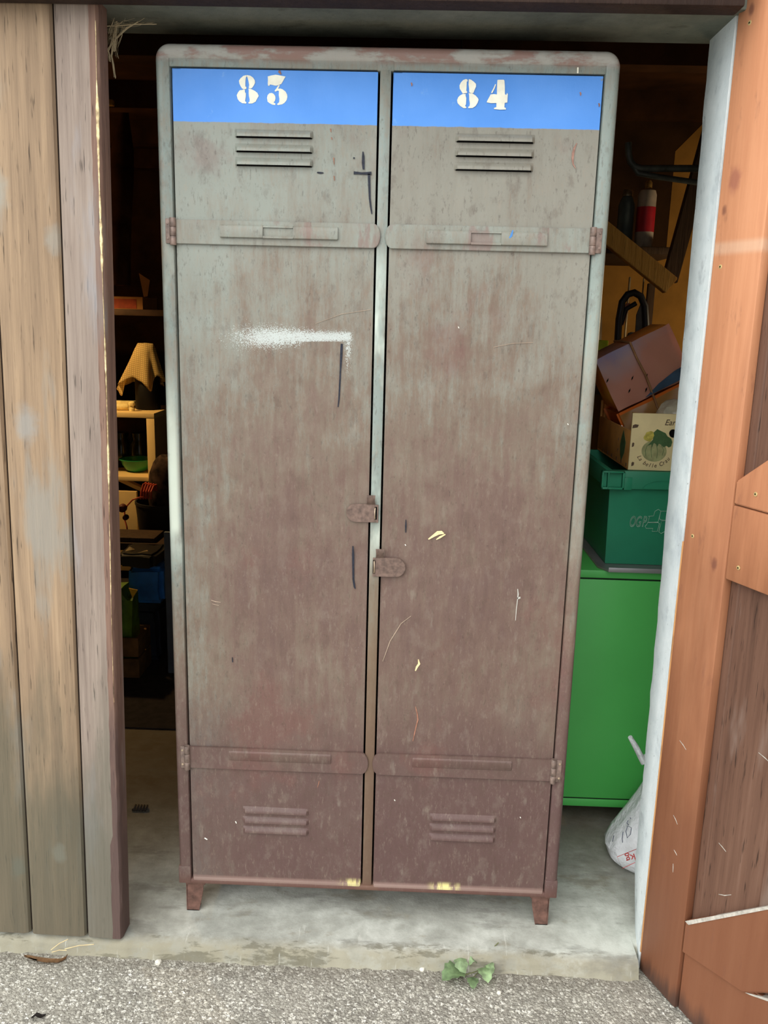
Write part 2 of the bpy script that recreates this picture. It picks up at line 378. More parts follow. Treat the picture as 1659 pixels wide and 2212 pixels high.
def asphalt():
    g = NG('coarse asphalt with pale chippings', 0.9, 0.2)
    base = g.ramp(g.noise(8, 5, 0.6), [(0.3, (150, 147, 136)), (0.7, (172, 169, 157))])
    wv = g.N.new('ShaderNodeVectorMath'); wv.operation = 'MULTIPLY_ADD'; wn = g.N.new('ShaderNodeTexNoise'); wn.inputs['Scale'].default_value = 210; g.L.new(g.p, wn.inputs['Vector']); g.L.new(wn.outputs['Color'], wv.inputs[0]); wv.inputs[1].default_value = (.008, .008, .008); g.L.new(g.p, wv.inputs[2])
    d1, c1 = g.voro(190, wv.outputs[0]); wv2 = g.N.new('ShaderNodeVectorMath'); wv2.operation = 'MULTIPLY_ADD'; g.L.new(wn.outputs['Color'], wv2.inputs[0]); wv2.inputs[1].default_value = (.016, .016, .016); g.L.new(g.p, wv2.inputs[2]); d2, c2 = g.voro(95, wv2.outputs[0])
    sp = g.N.new('ShaderNodeSeparateColor'); g.L.new(c1, sp.inputs[0])
    sp2 = g.N.new('ShaderNodeSeparateColor'); g.L.new(c2, sp2.inputs[0])
    chip = g.ramp(sp.outputs[0], [(0.0, (116, 112, 104)), (0.25, (154, 150, 139)), (0.65, (176, 173, 160)), (0.88, (212, 208, 194)), (1.0, (246, 243, 230))])
    c = g.mix(0.75, base, chip)
    c = g.mix(g.mul(g.sm(d1, 0.36, 0.62), 0.55), c, (122, 118, 108))
    big = g.mul(g.m('GREATER_THAN', sp2.outputs[1], 0.74), g.sm(d2, 0.52, 0.38))
    c = g.mix(g.mul(big, 0.9), c, g.ramp(sp2.outputs[2], [(0, (212, 208, 192)), (1, (250, 248, 238))]))
    patch = g.sm(g.noise(5, 4, 0.6), 0.42, 0.62); c = g.mix(g.mul(patch, 0.16), c, (196, 190, 176))
    edge = g.sm(g.add(g.y, g.mul(g.sub(g.noise(14, 4), 0.5), 0.05)), -0.175, -0.125)
    c = g.mix(g.mul(edge, 0.35), c, (104, 96, 84))
    g.col(c); g.bump(g.add(g.mul(g.sub(1.0, d1), 0.8), g.mul(big, 0.8)), 0.004, 0.9)
    return g.mat
M['asphalt'] = asphalt()

# ------------------------------------------------------------------ the setting
GZ = -0.036
def ground():
    m = MB(); m.grid(lambda u, v: (-6+12*u, -9+(-0.05+9)*v, GZ), 4, 4); m.box(-6, 6, -9, -0.05, GZ-0.3, GZ-0.002)
    return struct(m.build('ground', M['asphalt'], smooth=False))
ground()
# concrete slab with a worn front lip
m = MB()
nx = 300
def lip(i):
    x = -2.4+4.4*i/nx
    return x, -0.104+0.003*math.sin(x*7)+random.uniform(-0.0040, 0.0034), random.uniform(-0.004, 0.001)
rings = []
def lips():
    for i in range(nx+1):
        x, y, j = lip(i)
        if x < .583: yield x, y, j
    yield .586, -.104, 0
    for x in (.5865, 1.2, 2.0): yield x, -.055, 0
for x, y, j in lips():
    rings.append([(x, 3.6, 0), (x, 0.3, 0), (x, y+0.03, 0), (x, y+0.012, -0.002+j), (x, y+0.003, -0.009+j), (x, y, -0.018), (x, y-0.004, -0.034), (x, y-0.02, GZ-0.012), (x, y, -0.2), (x, 3.6, -0.2)])
m.loft(rings); struct(m.build('floor', M['floor'], sharp=50))
# front wall: pier on the right, pier hidden behind the left leaf, wall over the lintel
JX = 0.5925
m = MB(); z0 = -0.04
prof = []
rings = []
for k in range(61):
    z = z0+(1.86-z0)*k/60
    w = random.uniform(-0.0009, 0.0009) + (0.012*max(0, 1-z/0.15) if z < 0.15 else 0)
    bk = 0.014+random.uniform(-0.0015, 0.0015)+0.028*min(1, max(0, z/1.0))+0.018*max(0, (z-1.2)/0.6)
    rings.append([(JX, -0.074, z), (JX+w*0.3, -0.04, z), (JX+w, bk-0.006, z), (JX+w+0.006, bk, z), (2.2, bk, z), (2.2, -0.074, z)])
m.loft(rings); struct(m.build('wall_right_pier', M['jamb'], sharp=50))
m = MB(); m.box(-2.4, -0.80, -0.04, 0.075, -0.2, 1.86); struct(m.build('wall_left_pier', M['facade']))
m = MB(); m.box(-2.4, 2.2, -0.10, 0.08, 1.836, 1.99, 0.004); struct(m.build('trim_1', M['lintel']))
m = MB(); m.box(-2.4, 2.2, -0.10, 0.08, 1.99, 3.0); struct(m.build('wall_front', M['facade']))
m = MB(); m.box(-2.4, 0.58, -0.150, -0.104, 1.8255, 2.10, 0.003); struct(m.build('trim_2', M['brownboard']))
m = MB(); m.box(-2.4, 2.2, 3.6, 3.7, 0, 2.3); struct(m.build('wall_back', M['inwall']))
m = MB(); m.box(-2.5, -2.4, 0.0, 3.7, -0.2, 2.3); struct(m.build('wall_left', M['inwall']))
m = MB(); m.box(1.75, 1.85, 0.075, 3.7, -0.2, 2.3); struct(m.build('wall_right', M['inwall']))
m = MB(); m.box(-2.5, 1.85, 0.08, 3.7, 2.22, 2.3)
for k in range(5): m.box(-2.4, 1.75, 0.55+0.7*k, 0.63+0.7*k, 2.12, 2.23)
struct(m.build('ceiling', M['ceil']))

# ------------------------------------------------------------------ the locker
L = tag(empty('metal_locker', (0, 0.24, 0)), 'tall rusty two-door metal locker with blue number bands 83 and 84', 'locker')
def frame():
    m = MB()
    pr = [(-.0135, .045), (-.0135, .003), (-.012, .0005), (-.008, -.001), (0.0, -.0035), (.006, -.0035), (.010, -.001), (.0128, .005), (.0135, .012), (.0135, .045)]
    path = [(-.4085, .078, -1, 0)] + [(-.4085, .1+1.67*k/10, -1, 0) for k in range(11)]
    for k in range(1, 10):
        a = PI-PI/2*k/9; path.append((-.395+.0135*math.cos(a), 1.773+.0135*math.sin(a), math.cos(a), math.sin(a)))
    path += [(-.395+.79*k/12, 1.7865, 0, 1) for k in range(1, 12)]
    for k in range(0, 10):
        a = PI/2-PI/2*k/9; path.append((.395+.0135*math.cos(a), 1.773+.0135*math.sin(a), math.cos(a), math.sin(a)))
    path += [(.4085, 1.77-1.67*k/10, 1, 0) for k in range(11)] + [(.4085, .078, 1, 0)]
    m.loft([[(x+nx*o, y, z+nz*o) for o, y in pr] for x, z, nx, nz in path])
    m.box(-.396, .396, .0005, .03, 1.7605, 1.775, .0012)
    for s in (-1, 1):   # folded corner shoes
        x0, x1 = sorted((s*.3945, s*.4225)); m.box(x0, x1, -.0042, .045, .0745, .118, .003)
    m.box(-.40, .40, -.003, .035, .0735, .0865, .004)
    return m.build('frame', M['frame'], L)
frame()
m = MB(); m.box(-.0105, .0095, -.0005, .03, .085, 1.764, .0012); m.box(-.0165, .0150, -.0008, .03, 1.7585, 1.778, .003); m.build('mullion', M['frame'], L)
m = MB(); m.box(-.4185, -.4165, .03, .48, .08, 1.785); m.build('side_panel', M['frame'], L)
m = MB(); m.box(.4165, .4185, .03, .48, .08, 1.785); m.build('side_panel', M['frame'], L)
m = MB(); m.box(-.4165, .4165, .478, .48, .08, 1.785); m.build('back_panel', M['frame'], L)
m = MB(); m.box(-.4165, .4165, .03, .478, 1.783, 1.785); m.build('top_panel', M['frame'], L)
m = MB(); m.box(-.4165, .4165, .03, .478, .08, .082); m.box(-.001, .001, .03, .478, .082, 1.783); m.build('bottom_panel', M['frame'], L)
def foot(s, y0):
    m = MB()
    a, b = (-.407, -.368), (-.406, -.380)
    pts = [(a[0], .0735), (a[1], .0735), (a[1]-.003, .045), (b[1], .0), (b[0], .0)]
    if s > 0: pts = [(-x, z) for x, z in pts]
    m.prism(pts, y0, y0+.0025)
    xo = pts[0][0]; ylist = [(y0, .0735), (y0+.038, .0735), (y0+.036, .045), (y0+.022, 0), (y0, 0)]
    m.prism(ylist, xo-.00125, xo+.00125, axis='x')
    m.box(min(xo, xo-s*.026), max(xo, xo-s*.026), y0, y0+.024, 0, .002)
    m.box(min(xo, xo-s*.040)-.002, max(xo, xo-s*.040)+.002, y0-.001, y0+.04, .066, .075, .002)
    return m.build('leg', M['rustfoot'], L)
for s in (-1, 1):
    foot(s, .004); foot(s, .436)
YF = 0.0015   # door face
def hood(x0, x1, z0, z1, d, name, mat, parent, slot=True, y=YF):
    """pressed louvre: flush at the top, standing out at the lower lip"""
    m = MB(); n = 26
    def f(u, v):
        x = x0+(x1-x0)*u; e = min(1, min(u, 1-u)*(x1-x0)/0.007); e = math.sqrt(max(0, 1-(1-e)**2))
        return (x, y-0.0002-d*e*math.sin(PI/2*min(1, v*1.15)), z1+(z0-z1)*v)
    m.grid(f, n, 7)
    o = m.build(name, mat, parent, recalc=True)
    if slot:
        k = MB(); k.box(x0+.003, x1-.003, y-.0012, y-.0002, z0-.0016, z0+.004); 
        k.build('vent_slot', M['slot'], parent)
    return o
def px_poly(px, ox, oy, s, Y): return [(at(ox+a/s, oy+b/s, Y=Y).x, at(ox+a/s, oy+b/s, Y=Y).z) for a, b in px]
NUM83 = {'8': [
    [(478,205),(420,222),(365,270),(333,320),(345,380),(370,430),(395,470),(430,487),(470,485),(485,465),(478,440),(462,432),(462,330),(472,255),(490,228)],
    [(490,204),(560,218),(615,255),(650,310),(655,360),(625,420),(590,465),(555,475),(528,462),(538,400),(525,330),(508,265),(490,228)],
    [(430,492),(455,500),(452,540),(472,570),(470,640),(455,720),(485,755),(470,772),(400,765),(340,725),(308,680),(290,605),(320,545),(350,508),(390,505)],
    [(522,475),(580,485),(650,520),(700,560),(728,618),(700,670),(665,735),(600,770),(530,772),(520,752),(545,735),(548,690),(535,630),(528,560),(530,510)]],
  '3': [
    [(908,232),(970,215),(1060,198),(1110,205),(1170,218),(1262,235),(1235,280),(1205,335),(1178,382),(1135,398),(1090,415),(1055,415),(1005,402),(950,392),(945,415),(918,420),(908,380),(912,310)],
    [(1125,403),(1148,408),(1130,445),(1112,480),(1155,473),(1205,490),(1262,535),(1292,590),(1298,640),(1285,700),(1245,755),(1195,788),(1110,803),(1092,785),(1135,745),(1140,680),(1128,610),(1130,520),(1100,515),(1058,535),(1042,518),(1080,470)],
    [(940,568),(990,562),(1025,580),(1055,620),(1062,670),(1050,720),(1022,752),(1062,772),(1055,802),(1000,795),(945,765),(905,735),(893,660),(905,605)]]}
NUM84 = {'8': [
    [(420,193),(455,197),(465,232),(445,245),(440,370),(435,420),(455,455),(440,472),(410,475),(365,480),(335,430),(305,385),(300,320),(325,265),(370,215)],
    [(485,195),(530,205),(590,250),(628,290),(628,345),(600,410),(575,470),(540,478),(495,455),(492,380),(482,300)],
    [(370,488),(425,492),(420,520),(435,570),(432,640),(428,695),(410,725),(440,755),(425,772),(380,770),(310,725),(262,670),(252,610),(275,555),(310,520)],
    [(482,472),(560,482),(620,520),(665,570),(680,605),(660,665),(620,730),(560,768),(480,772),(470,750),(500,730),(508,680),(495,610),(492,510)]],
  '4': [
    [(1055,215),(1075,206),(1180,206),(1195,225),(1203,350),(1203,480),(1212,505),(1235,505),(1245,470),(1262,490),(1255,600),(1252,660),(1200,665),(1192,755),(1222,770),(1222,798),(1100,800),(990,790),(985,770),(1035,750),(1035,668),(930,672),(840,655),(860,610),(895,545),(920,498),(985,492),(1045,500),(1048,350)],
    [(1010,293),(1028,300),(1000,380),(955,470),(930,472),(935,450),(975,375)]]}
def door(side):
    mat = M['left'] if side < 0 else M['right']
    D = empty('door'); D.parent = L; D.location = (0, 0, 0)
    # the sheet of the door itself is the part, everything fixed to it a sub-part
    bpy.data.objects.remove(D)
    x0, x1 = (-.3905, -.0150) if side < 0 else (.0138, .3915)
    m = MB()
    nxx, nz = 24, 96
    rnd = random.Random(3+side)
    def f(u, v):
        x = x0+(x1-x0)*u; z = .088+(1.7572-.088)*v
        w = min(1, min(u, 1-u)*12)*min(1, min(v, 1-v)*30)
        y = YF+w*0.0010*(math.sin(x*17+z*5+side)+math.sin(z*9-x*11))*0.5
        if side < 0:  # knock beside the clasp
            y += 0.0035*math.exp(-(((x+.02)/.030)**2+((z-.865-0.5*(x+.02))/.014)**2))
        else:
            y += 0.0022*math.exp(-(((x-.03)/.05)**2+((z-.80)/.05)**2))
        return (x, y, z)
    m.grid(f, nxx, nz)
    m.box(x0, x1, YF+.004, YF+.016, .088, 1.7572)
    for xa in (x0, x1): m.box(xa-.0004, xa+.0004, YF, YF+.016, .088, 1.7572)
    m.box(x0, x1, YF, YF+.016, 1.7566, 1.7574)
    m.box(x0, x1, YF-.004, YF+.014, .0795, .0915, .003)       # rolled lower lip
    D = m.build('door', mat, L, sharp=40)
    D['label'] = 'locker door numbered 83, hinged on the left' if side < 0 else 'locker door numbered 84, hinged on the right'
    # numbers
    src = NUM83 if side < 0 else NUM84; ox, oy = (480, 140) if side < 0 else (960, 150)
    for dig, polys in src.items():
        n = MB()
        for p in polys: n.prism(px_poly(p, ox, oy, 1659/180, YF-.001), YF-.0016, YF-.0002)
        n.build('painted_digit', M['num'], D, smooth=False)['label'] = 'cream stencilled digit '+dig
    # vents
    a, b = (-.277, -.131) if side < 0 else (.130, .2755)
    for z in (1.6565, 1.6315, 1.6075): hood(a, b, z-.0140, z, .0095, 'louvre', mat, D)
    a, b = (-.277, -.131) if side < 0 else (.134, .279)
    for z in (.2695, .2455, .2215): hood(a, b, z-.0135, z, .007, 'louvre', mat, D)
    # hinge straps: long plates with a round free end reaching over the mullion
    for zb, zt, up in ((1.4505, 1.4945, 1), (.360, .4100, 0)):
        xe, xh = (-.0035, -.4015) if side < 0 else (.0055, .4045)
        r = (zt-zb)/2; cxx = xe+side*0.6*r; pts = []
        for k in range(13):
            t = PI/2-PI*k/12
            pts.append((cxx-side*(0.6*r*math.cos(t)) , (zt+zb)/2+r*math.sin(t)))
        pts += [(xh, zb), (xh, zt)]
        s = MB(); s.prism(pts, YF-.0062, YF-.0005, b=.0008)
        st = s.build('hinge_strap', M['strap'], D, sharp=50)
        if up:
            c0, c1, w0, w1, zz0, zz1 = (-.306, -.083, -.2245, -.1675, 1.4635, 1.4875) if side < 0 else (.083, .309, .1665, .2230, 1.4610, 1.4865)
            h = MB()
            for e0, e1 in ((c0, w0), (w1, c1)):
                h.prism([(YF-.0058, zz1), (YF-.0095, zz1-.003), (YF-.0125, zz0+.003), (YF-.0115, zz0), (YF-.0058, zz0)], e0, e1, axis='x', b=.0008)
            h.prism([(YF-.0058, zz1), (YF-.0085, zz1-.002), (YF-.0095, zz1-.0045), (YF-.0058, zz1-.0045)], w0, w1, axis='x')
            h.prism([(YF-.0058, zz0+.005), (YF-.0116, zz0+.004), (YF-.0115, zz0), (YF-.0058, zz0)], w0, w1, axis='x')
            h.build('label_holder', M['strap'], D)
        else:
            c0, c1 = (-.305, -.084) if side < 0 else (.091, .304)
            h = MB(); h.prism([(YF-.0058, .4045), (YF-.0085, .4015), (YF-.0085, .385), (YF-.0058, .381)], c0, c1, axis='x', b=.0008)
            h.build('label_holder', M['strap'], D)
        # knuckle and fixing leaf on the post
        xk = -.3955 if side < 0 else .3935
        k = MB()
        for q in range(3):
            hh = (zt-zb+.006)/3; k.lathe([(0, 0), (.0058, 0), (.0062, .0006), (.0062, hh-.0012), (.0058, hh-.0006), (0, hh-.0006)], (xk, YF-.0075, zb-.003+hh*q), 16)
        xl0, xl1 = (-.4095, -.397) if side < 0 else (.395, .4105)
        k.box(xl0, xl1, YF-.0078, YF-.0035, zb, zt+.001, .0008)
        k.build('hinge', M['hinge'], D)
        for zz in (zb+.009, zt-.008):
            w = MB(); xm = -.4055 if side < 0 else .4065
            w.lathe([(0, 0), (.0026, 0), (.0022, .0010), (0, .0014)], n=12, mat=Matrix.Translation((xm, YF-.0076, zz)) @ Matrix.Rotation(PI/2, 4, 'X'))
            w.build('rivet', M['staple'] if zb < 1 else M['hinge'], D)
    # clasp
    if side < 0: pa, pb, z0, z1, tx0, tx1, sx0, sx1 = -.0595, .0055, .9195, .957, -.0185, -.001, -.002, .0025
    else: pa, pb, z0, z1, tx0, tx1, sx0, sx1 = .0635, -.0035, .806, .8465, .0020, .0195, .0015, -.0030
    sg = 1 if pb > pa else -1
    r = (z1-z0)/2; pts = []
    for k in range(13):
        t = PI/2+PI*k/12; pts.append((pa+sg*(r+r*math.cos(t)), (z0+z1)/2+r*math.sin(t)))
    sl = sorted((sx0, sx1)); za, zc = z0+.006, z1-.005
    # plate in two pieces round the slot
    xs = sl[0] if sg > 0 else sl[1]; xs2 = sl[1] if sg > 0 else sl[0]
    p = MB(); p.prism(pts+[(xs, z0), (xs, z1)], YF-.0062, YF-.0042, b=.0005)
    p.prism([(xs, z0), (pb, z0), (pb, za), (xs, za)], YF-.0062, YF-.0042); p.prism([(xs, zc), (pb, zc), (pb, z1-.001), (xs, z1-.001)], YF-.0062, YF-.0042)
    p.prism([(xs2, za), (pb, za), (pb, zc), (xs2, zc)], YF-.0062, YF-.0042)
    # curled finger tab
    rings = []
    for k in range(10):
        t = k/9; yy = YF-.0052-.010*math.sin(t*PI*0.55); zz = z1-.002+.0215*t
        rings.append([(tx0+.001*math.sin(t*PI), yy, zz), (tx1-.001*math.sin(t*PI), yy, zz), (tx1-.001*math.sin(t*PI), yy+.0016, zz+.0004), (tx0+.001*math.sin(t*PI), yy+.0016, zz+.0004)])
    p.loft(rings)
    p.build('clasp', M['hasp'], D)
    q = MB(); q.box(sl[0]-.0004, sl[1]+.0004, YF-.0042, YF-.0022, za, zc); q.build('clasp_slot', M['slot'], D)
    q = MB(); xm = sl[0]+.001 if sg > 0 else sl[0]+.0025
    q.tube([(xm, YF-.002, za+.002), (xm, YF-.010, za+.003), (xm-.0004*sg, YF-.014, za+.009), (xm-.0004*sg, YF-.014, zc-.009), (xm, YF-.010, zc-.003), (xm, YF-.002, zc-.002)], .0011, 8)
    q.build('staple', M['staple'], D)
    # marks made with marker pen and paint
    y = YF-.0013
    def mark(pts, w, mat, nm='pen_mark', dy=0): k = MB(); k.ribbon(pts, w, y-dy, .0003); return k.build(nm, M[mat], D, smooth=False)
    if side < 0:
        mark([(-.0393, 1.6215), (-.0386, 1.612), (-.0385, 1.602), (-.0375, 1.5905)], [.0010, .0024, .0026, .0018], 'ink')
        mark([(-.0558, 1.5842), (-.050, 1.584), (-.040, 1.5835), (-.030, 1.5838), (-.0228, 1.5842)], [.0028, .0022, .0019, .0024, .0030], 'ink')
        mark([(-.0275, 1.583), (-.0262, 1.56), (-.0250, 1.54), (-.0228, 1.525), (-.0205, 1.5125)], [.0024, .0021, .0018, .0016, .0010], 'ink')
        mark([(-.057, 1.6105), (-.0545, 1.6095)], [.0012, .0014], 'ink')
        mark([(-.124, 1.5835), (-.118, 1.5828), (-.112, 1.583)], [.0012, .0018, .0008], 'ink')
        mark([(-.0735, 1.272), (-.0742, 1.250), (-.0752, 1.226)], [.0022, .0024, .0017], 'ink')
        mark([(-.0752, 1.226), (-.0765, 1.19), (-.0775, 1.165), (-.0792, 1.1495)], [.0015, .0016, .0014, .0010], 'ink')
        mark([(-.0450, .868), (-.0442, .850), (-.0437, .825), (-.0428, .797), (-.0402, .781), (-.0385, .777)], [.0012, .0024, .0021, .0020, .0018, .0008], 'ink')
        mark([(-.2955, .617), (-.295, .606)], [.0008, .0010], 'ink')
        for (a, b, zz) in ((-.10, 1.660, .006), (-.098, 1.645, .004), (-.0935, 1.61, .012), (-.0925, 1.578, .008)):
            mark([(a, b), (a+.0012, b-zz)], [.0010, .0006], 'orange', 'rust_scuff')
        mark([(-.125, 1.309), (-.075, 1.328), (-.018, 1.338)], [.0003, .0004, .0003], 'scr', 'scratch')
        mark([(-.109, .338), (-.113, .322)], [.0009, .0005], 'orange', 'rust_scuff')
        mark([(-.338, .742), (-.328, .739), (-.318, .738)], [.0006, .0009, .0005], 'scr', 'scratch'); mark([(-.336, .734), (-.322, .731)], [.0004, .0006], 'scr', 'scratch')
        mark([(-.2935, .232), (-.2915, .227)], [.0012, .0008], 'num', 'paint_spot'); mark([(-.363, .188), (-.357, .184)], [.0014, .0012], 'num', 'paint_spot')
        mark([(-.195, 1.756), (-.191, 1.750)], [.0025, .0008], 'orange', 'rust_scuff')
    else:
        mark([(.0612, .9265), (.0615, .914), (.0618, .8995)], [.0006, .0016, .0008], 'ink')
        mark([(.108, .887), (.118, .8945), (.127, .901), (.134, .902), (.139, .900)], [.0012, .0026, .0042, .0036, .0012], 'cream', 'paint_dab')
        mark([(.124, .887), (.132, .8925), (.142, .8985)], [.0008, .0022, .0012], 'cream', 'paint_dab')
        mark([(.091, .601), (.094, .610), (.0985, .617), (.0965, .627)], [.0010, .0022, .0024, .0010], 'cream', 'paint_dab')
        mark([(.2945, .788), (.2962, .777), (.2955, .765)], [.0008, .0014, .0006], 'drip', 'paint_drip')
        mark([(.2955, .765), (.2945, .745), (.294, .720)], [.0008, .0007, .0005], 'drip', 'paint_drip'); mark([(.2975, .7705), (.2990, .7670)], [.0035, .0030], 'drip', 'paint_drip')
        mark([(.3525, 1.644), (.3490, 1.636), (.3470, 1.627), (.3465, 1.617), (.3485, 1.607), (.3535, 1.600)], [.0006, .0018, .0024, .0020, .0012, .0005], 'pinkscuff', 'rust_scuff')
        for (a, b) in ((.352, 1.730), (.387, 1.712), (.046, 1.7405)):
            mark([(a, b), (a+.0015, b-.003), (a+.001, b-.006)], [.0010, .0012, .0006], 'orange', 'rust_scuff')
        mark([(.094, .520), (.098, .505), (.100, .490), (.096, .470), (.091, .440)], [.0006, .0014, .0014, .0012, .0006], 'orange', 'rust_scuff')
        mark([(.022, .62), (.036, .665), (.058, .705), (.078, .722)], [.0006, .0009, .0008, .0005], 'scr', 'scratch')
        mark([(.2435, 1.488), (.241, 1.478), (.238, 1.474)], [.0012, .0022, .0012], 'bluemark', 'paint_mark', dy=.0095)
        mark([(.2195, 1.273), (.255, 1.281), (.295, 1.284)], [.0003, .0005, .0003], 'scr', 'scratch')
        for a, b in ((.061, .875), (.055, .3), (.33, .27), (.15, 1.31), (.372, 1.13)):
            mark([(a, b), (a+.0018, b-.003)], [.0008, .0008], 'num', 'paint_spot')
    return D
M['bluemark'] = plain('blue paint smear', (80, 140, 205), 0.5)
door(-1); door(1)
m = MB(); m.ribbon([(.345, 1.7710), (.3453, 1.7612)], .0013, .0003, .0006); m.build('chalk_tick', M['num'], L, smooth=False)

# ------------------------------------------------------------------ left leaf, closed, of grooved planks
d1 = empty('door_1', (-.521, -.10, .003), (0, math.radians(1.0), 0)); struct(d1)
m = MB(); mp = MB()
edges = [(-.0050, -.079), (-.079, -.2005), (-.2005, -.322), (-.322, -.444), (-.444, -.566), (-.566, -.69), (-.69, -.81)]
for k, (xr, xl) in enumerate(edges):
    b = .011 if k else .010
    gap = .0014
    (mp if k == 0 else m).prism([(xl+gap, .022), (xl+gap, .009), (xl+gap+.001, .0065), (xl+.006, .0015), (xl+b*.8, 0), (xr-.014 if k else xr, 0), (xr-.005 if k else xr, .003 if k else 0), (xr-gap if k else xr, .009), (xr-gap if k else xr, .022)], .0, 1.98, axis='z')
m.build('planking', M['oldwood'], d1, local=True, sharp=25); mp.build('edge_plank', M['greywood'], d1, local=True, sharp=25)
m = MB()
for k, (xr, xl) in enumerate(edges): m.box(xl-.004, xl+.004, .0105, .0225, .004, 1.975)
m.build('groove_tongue', M['groove'], d1, local=True)
m = MB(); rings = []
for k in range(80):
    z = 1.98*k/79; j = random.uniform(-.0018, .0018); w = random.uniform(0, .002)+(0.006 if z < .25 else 0)
    rings.append([(-.013-w, -.0015, z), (-.004+j*.4, -.0012, z), (-.0008+j, .003, z), (0+j*.4, .010, z), (0, .048, z), (-.03, .05, z), (-.03, .012, z)])
m.loft(rings); m.build('edge_batten', M['oldedge'], d1, local=True, sharp=40)
M['splinter'] = plain('bare split wood', (226, 196, 150), 0.8, 0.2, 0, 0.3, 120)
m = MB(); pts = []
rings = []
for k in range(110):
    z = .55+1.25*k/109; w = max(0.0003, .0016*(0.55+0.6*math.sin(z*9)+0.5*math.sin(z*31+1)+random.uniform(-.5, .5)))
    if z < 1.0: w *= 0.25
    x = -.0030+.0012*math.sin(z*7)
    rings.append([(x-w, -.0018, z), (x+w, -.0022, z), (x+w, .0025, z), (x-w, .0025, z)])
m.loft(rings); m.build('split_edge', M['splinter'], d1, local=True)

# ------------------------------------------------------------------ right leaf, swung out towards the yard
ang = math.atan2(-.924, .382)
d2 = empty('door_2', (.594, -.086, -.031), (0, 0, ang)); struct(d2)
# local: x along the leaf away from the hinge, -y is the face seen from the doorway, z up
FZ = .031
def dbox(name, mat, x0, x1, y0, y1, z0, z1, b=.003): 
    k = MB(); k.box(x0, x1, y0, y1, z0, z1, b); return k.build(name, M[mat], d2, local=True)
m = MB(); m.box(-.004, .1115, 0, .020, .0, 2.2, .0035); m.build('stile', M['stile'], d2, local=True)
m = MB()
pe = [0.0, .13, .262, .39, .52, .65, .78, .91, 1.04, 1.12]
for a, b in zip(pe, pe[1:]): m.prism([(a, .041), (a, .023), (a+.003, .020), (b-.003, .020), (b, .023), (b, .041)], .0, 2.2, axis='z')
m.build('planking', M['panel'], d2, local=True, sharp=30)
M['edgewood'] = wood_mat('pale sawn edge', [(150, 104, 64), (190, 138, 88), (206, 154, 104), (222, 172, 120)], scale=1.5)
m = MB(); m.box(-.0078, -.0038, .001, .024, .04, .95, .001); m.build('edge_strip', M['edgewood'], d2, local=True)
m = MB(); m.box(1.01, 1.12, 0, .020, .0, 2.2, .0035); m.build('stile', M['stile'], d2, local=True)
dbox('rail', 'rail', .1125, 1.008, .001, .020, .910, 1.046)
def brace(poly, nm='brace', mat='rail'):
    k = MB(); k.prism([(x, z) for x, z in poly], .0008, .020, b=.0025); return k.build(nm, M[mat], d2, local=True)
brace([(.1125, 1.048), (.21, 1.048), (1.0, 1.64), (1.0, 1.745), (.1125, 1.089)])
brace([(.1125, .205), (.1125, .133), (.272, .172), (1.0, .78), (1.0, .90), (.96, .90), (.301, .371)])
m = MB(); m.prism([(.1125, .133), (.1125, .0), (1.0, .0), (1.0, .24), (.62, .24), (.330, .200)], .007, .020, b=.0025); m.build('rail', M['rail'], d2, local=True)
M['dust'] = plain('pale dust', (196, 190, 178), 0.95, 0.1, 0, 0.15, 90)
m = MB(); m.prism([(.114, .205), (.124, .204), (.30, .3655), (.66, .665), (.66, .6685), (.30, .3725)], -.0008, .019); m.build('dust_line', M['dust'], d2, local=True)
m = MB(); m.prism([(.268, .170), (.33, .2065), (.33, .2005), (.285, .177)], .0055, .019); m.build('dust_line', M['dust'], d2, local=True)
for x, z in ((.026, 1.845), (.018, 1.456), (.161, 1.075), (.020, .967), (.142, .939)):
    k = MB(); k.lathe([(0, 0), (.0042, 0), (.0040, .0006), (.0018, .0010), (0, .0010)], n=14, mat=Matrix.Translation((x, .0004, z)) @ Matrix.Rotation(PI/2, 4, 'X'))
    s = k.build('screw', M['screw'], d2, local=True)
    k = MB(); k.lathe([(0, 0), (.0016, 0), (.0016, .0003), (0, .0003)], n=8, mat=Matrix.Translation((x, -.0006, z)) @ Matrix.Rotation(PI/2, 4, 'X'))
    k.build('screw_recess', M['dark'], s, local=True)
for x, z, dx, dz in ((.05, .40, .014, -.012), (.062, .33, .01, -.006), (.064, .30, .002, -.018), (.045, .56, .02, -.01), (.17, .30, .03, .02), (.22, .62, .03, -.006), (.155, .40, .02, -.006)):
    k = MB(); yy = -.0003 if x < .11 else .0197
    k.ribbon([(x, z), (x+dx*.5, z+dz*.4), (x+dx, z+dz)], [.0004, .0008, .0004], yy, .0003); k.build('scratch', M['dust'], d2, local=True, smooth=False)


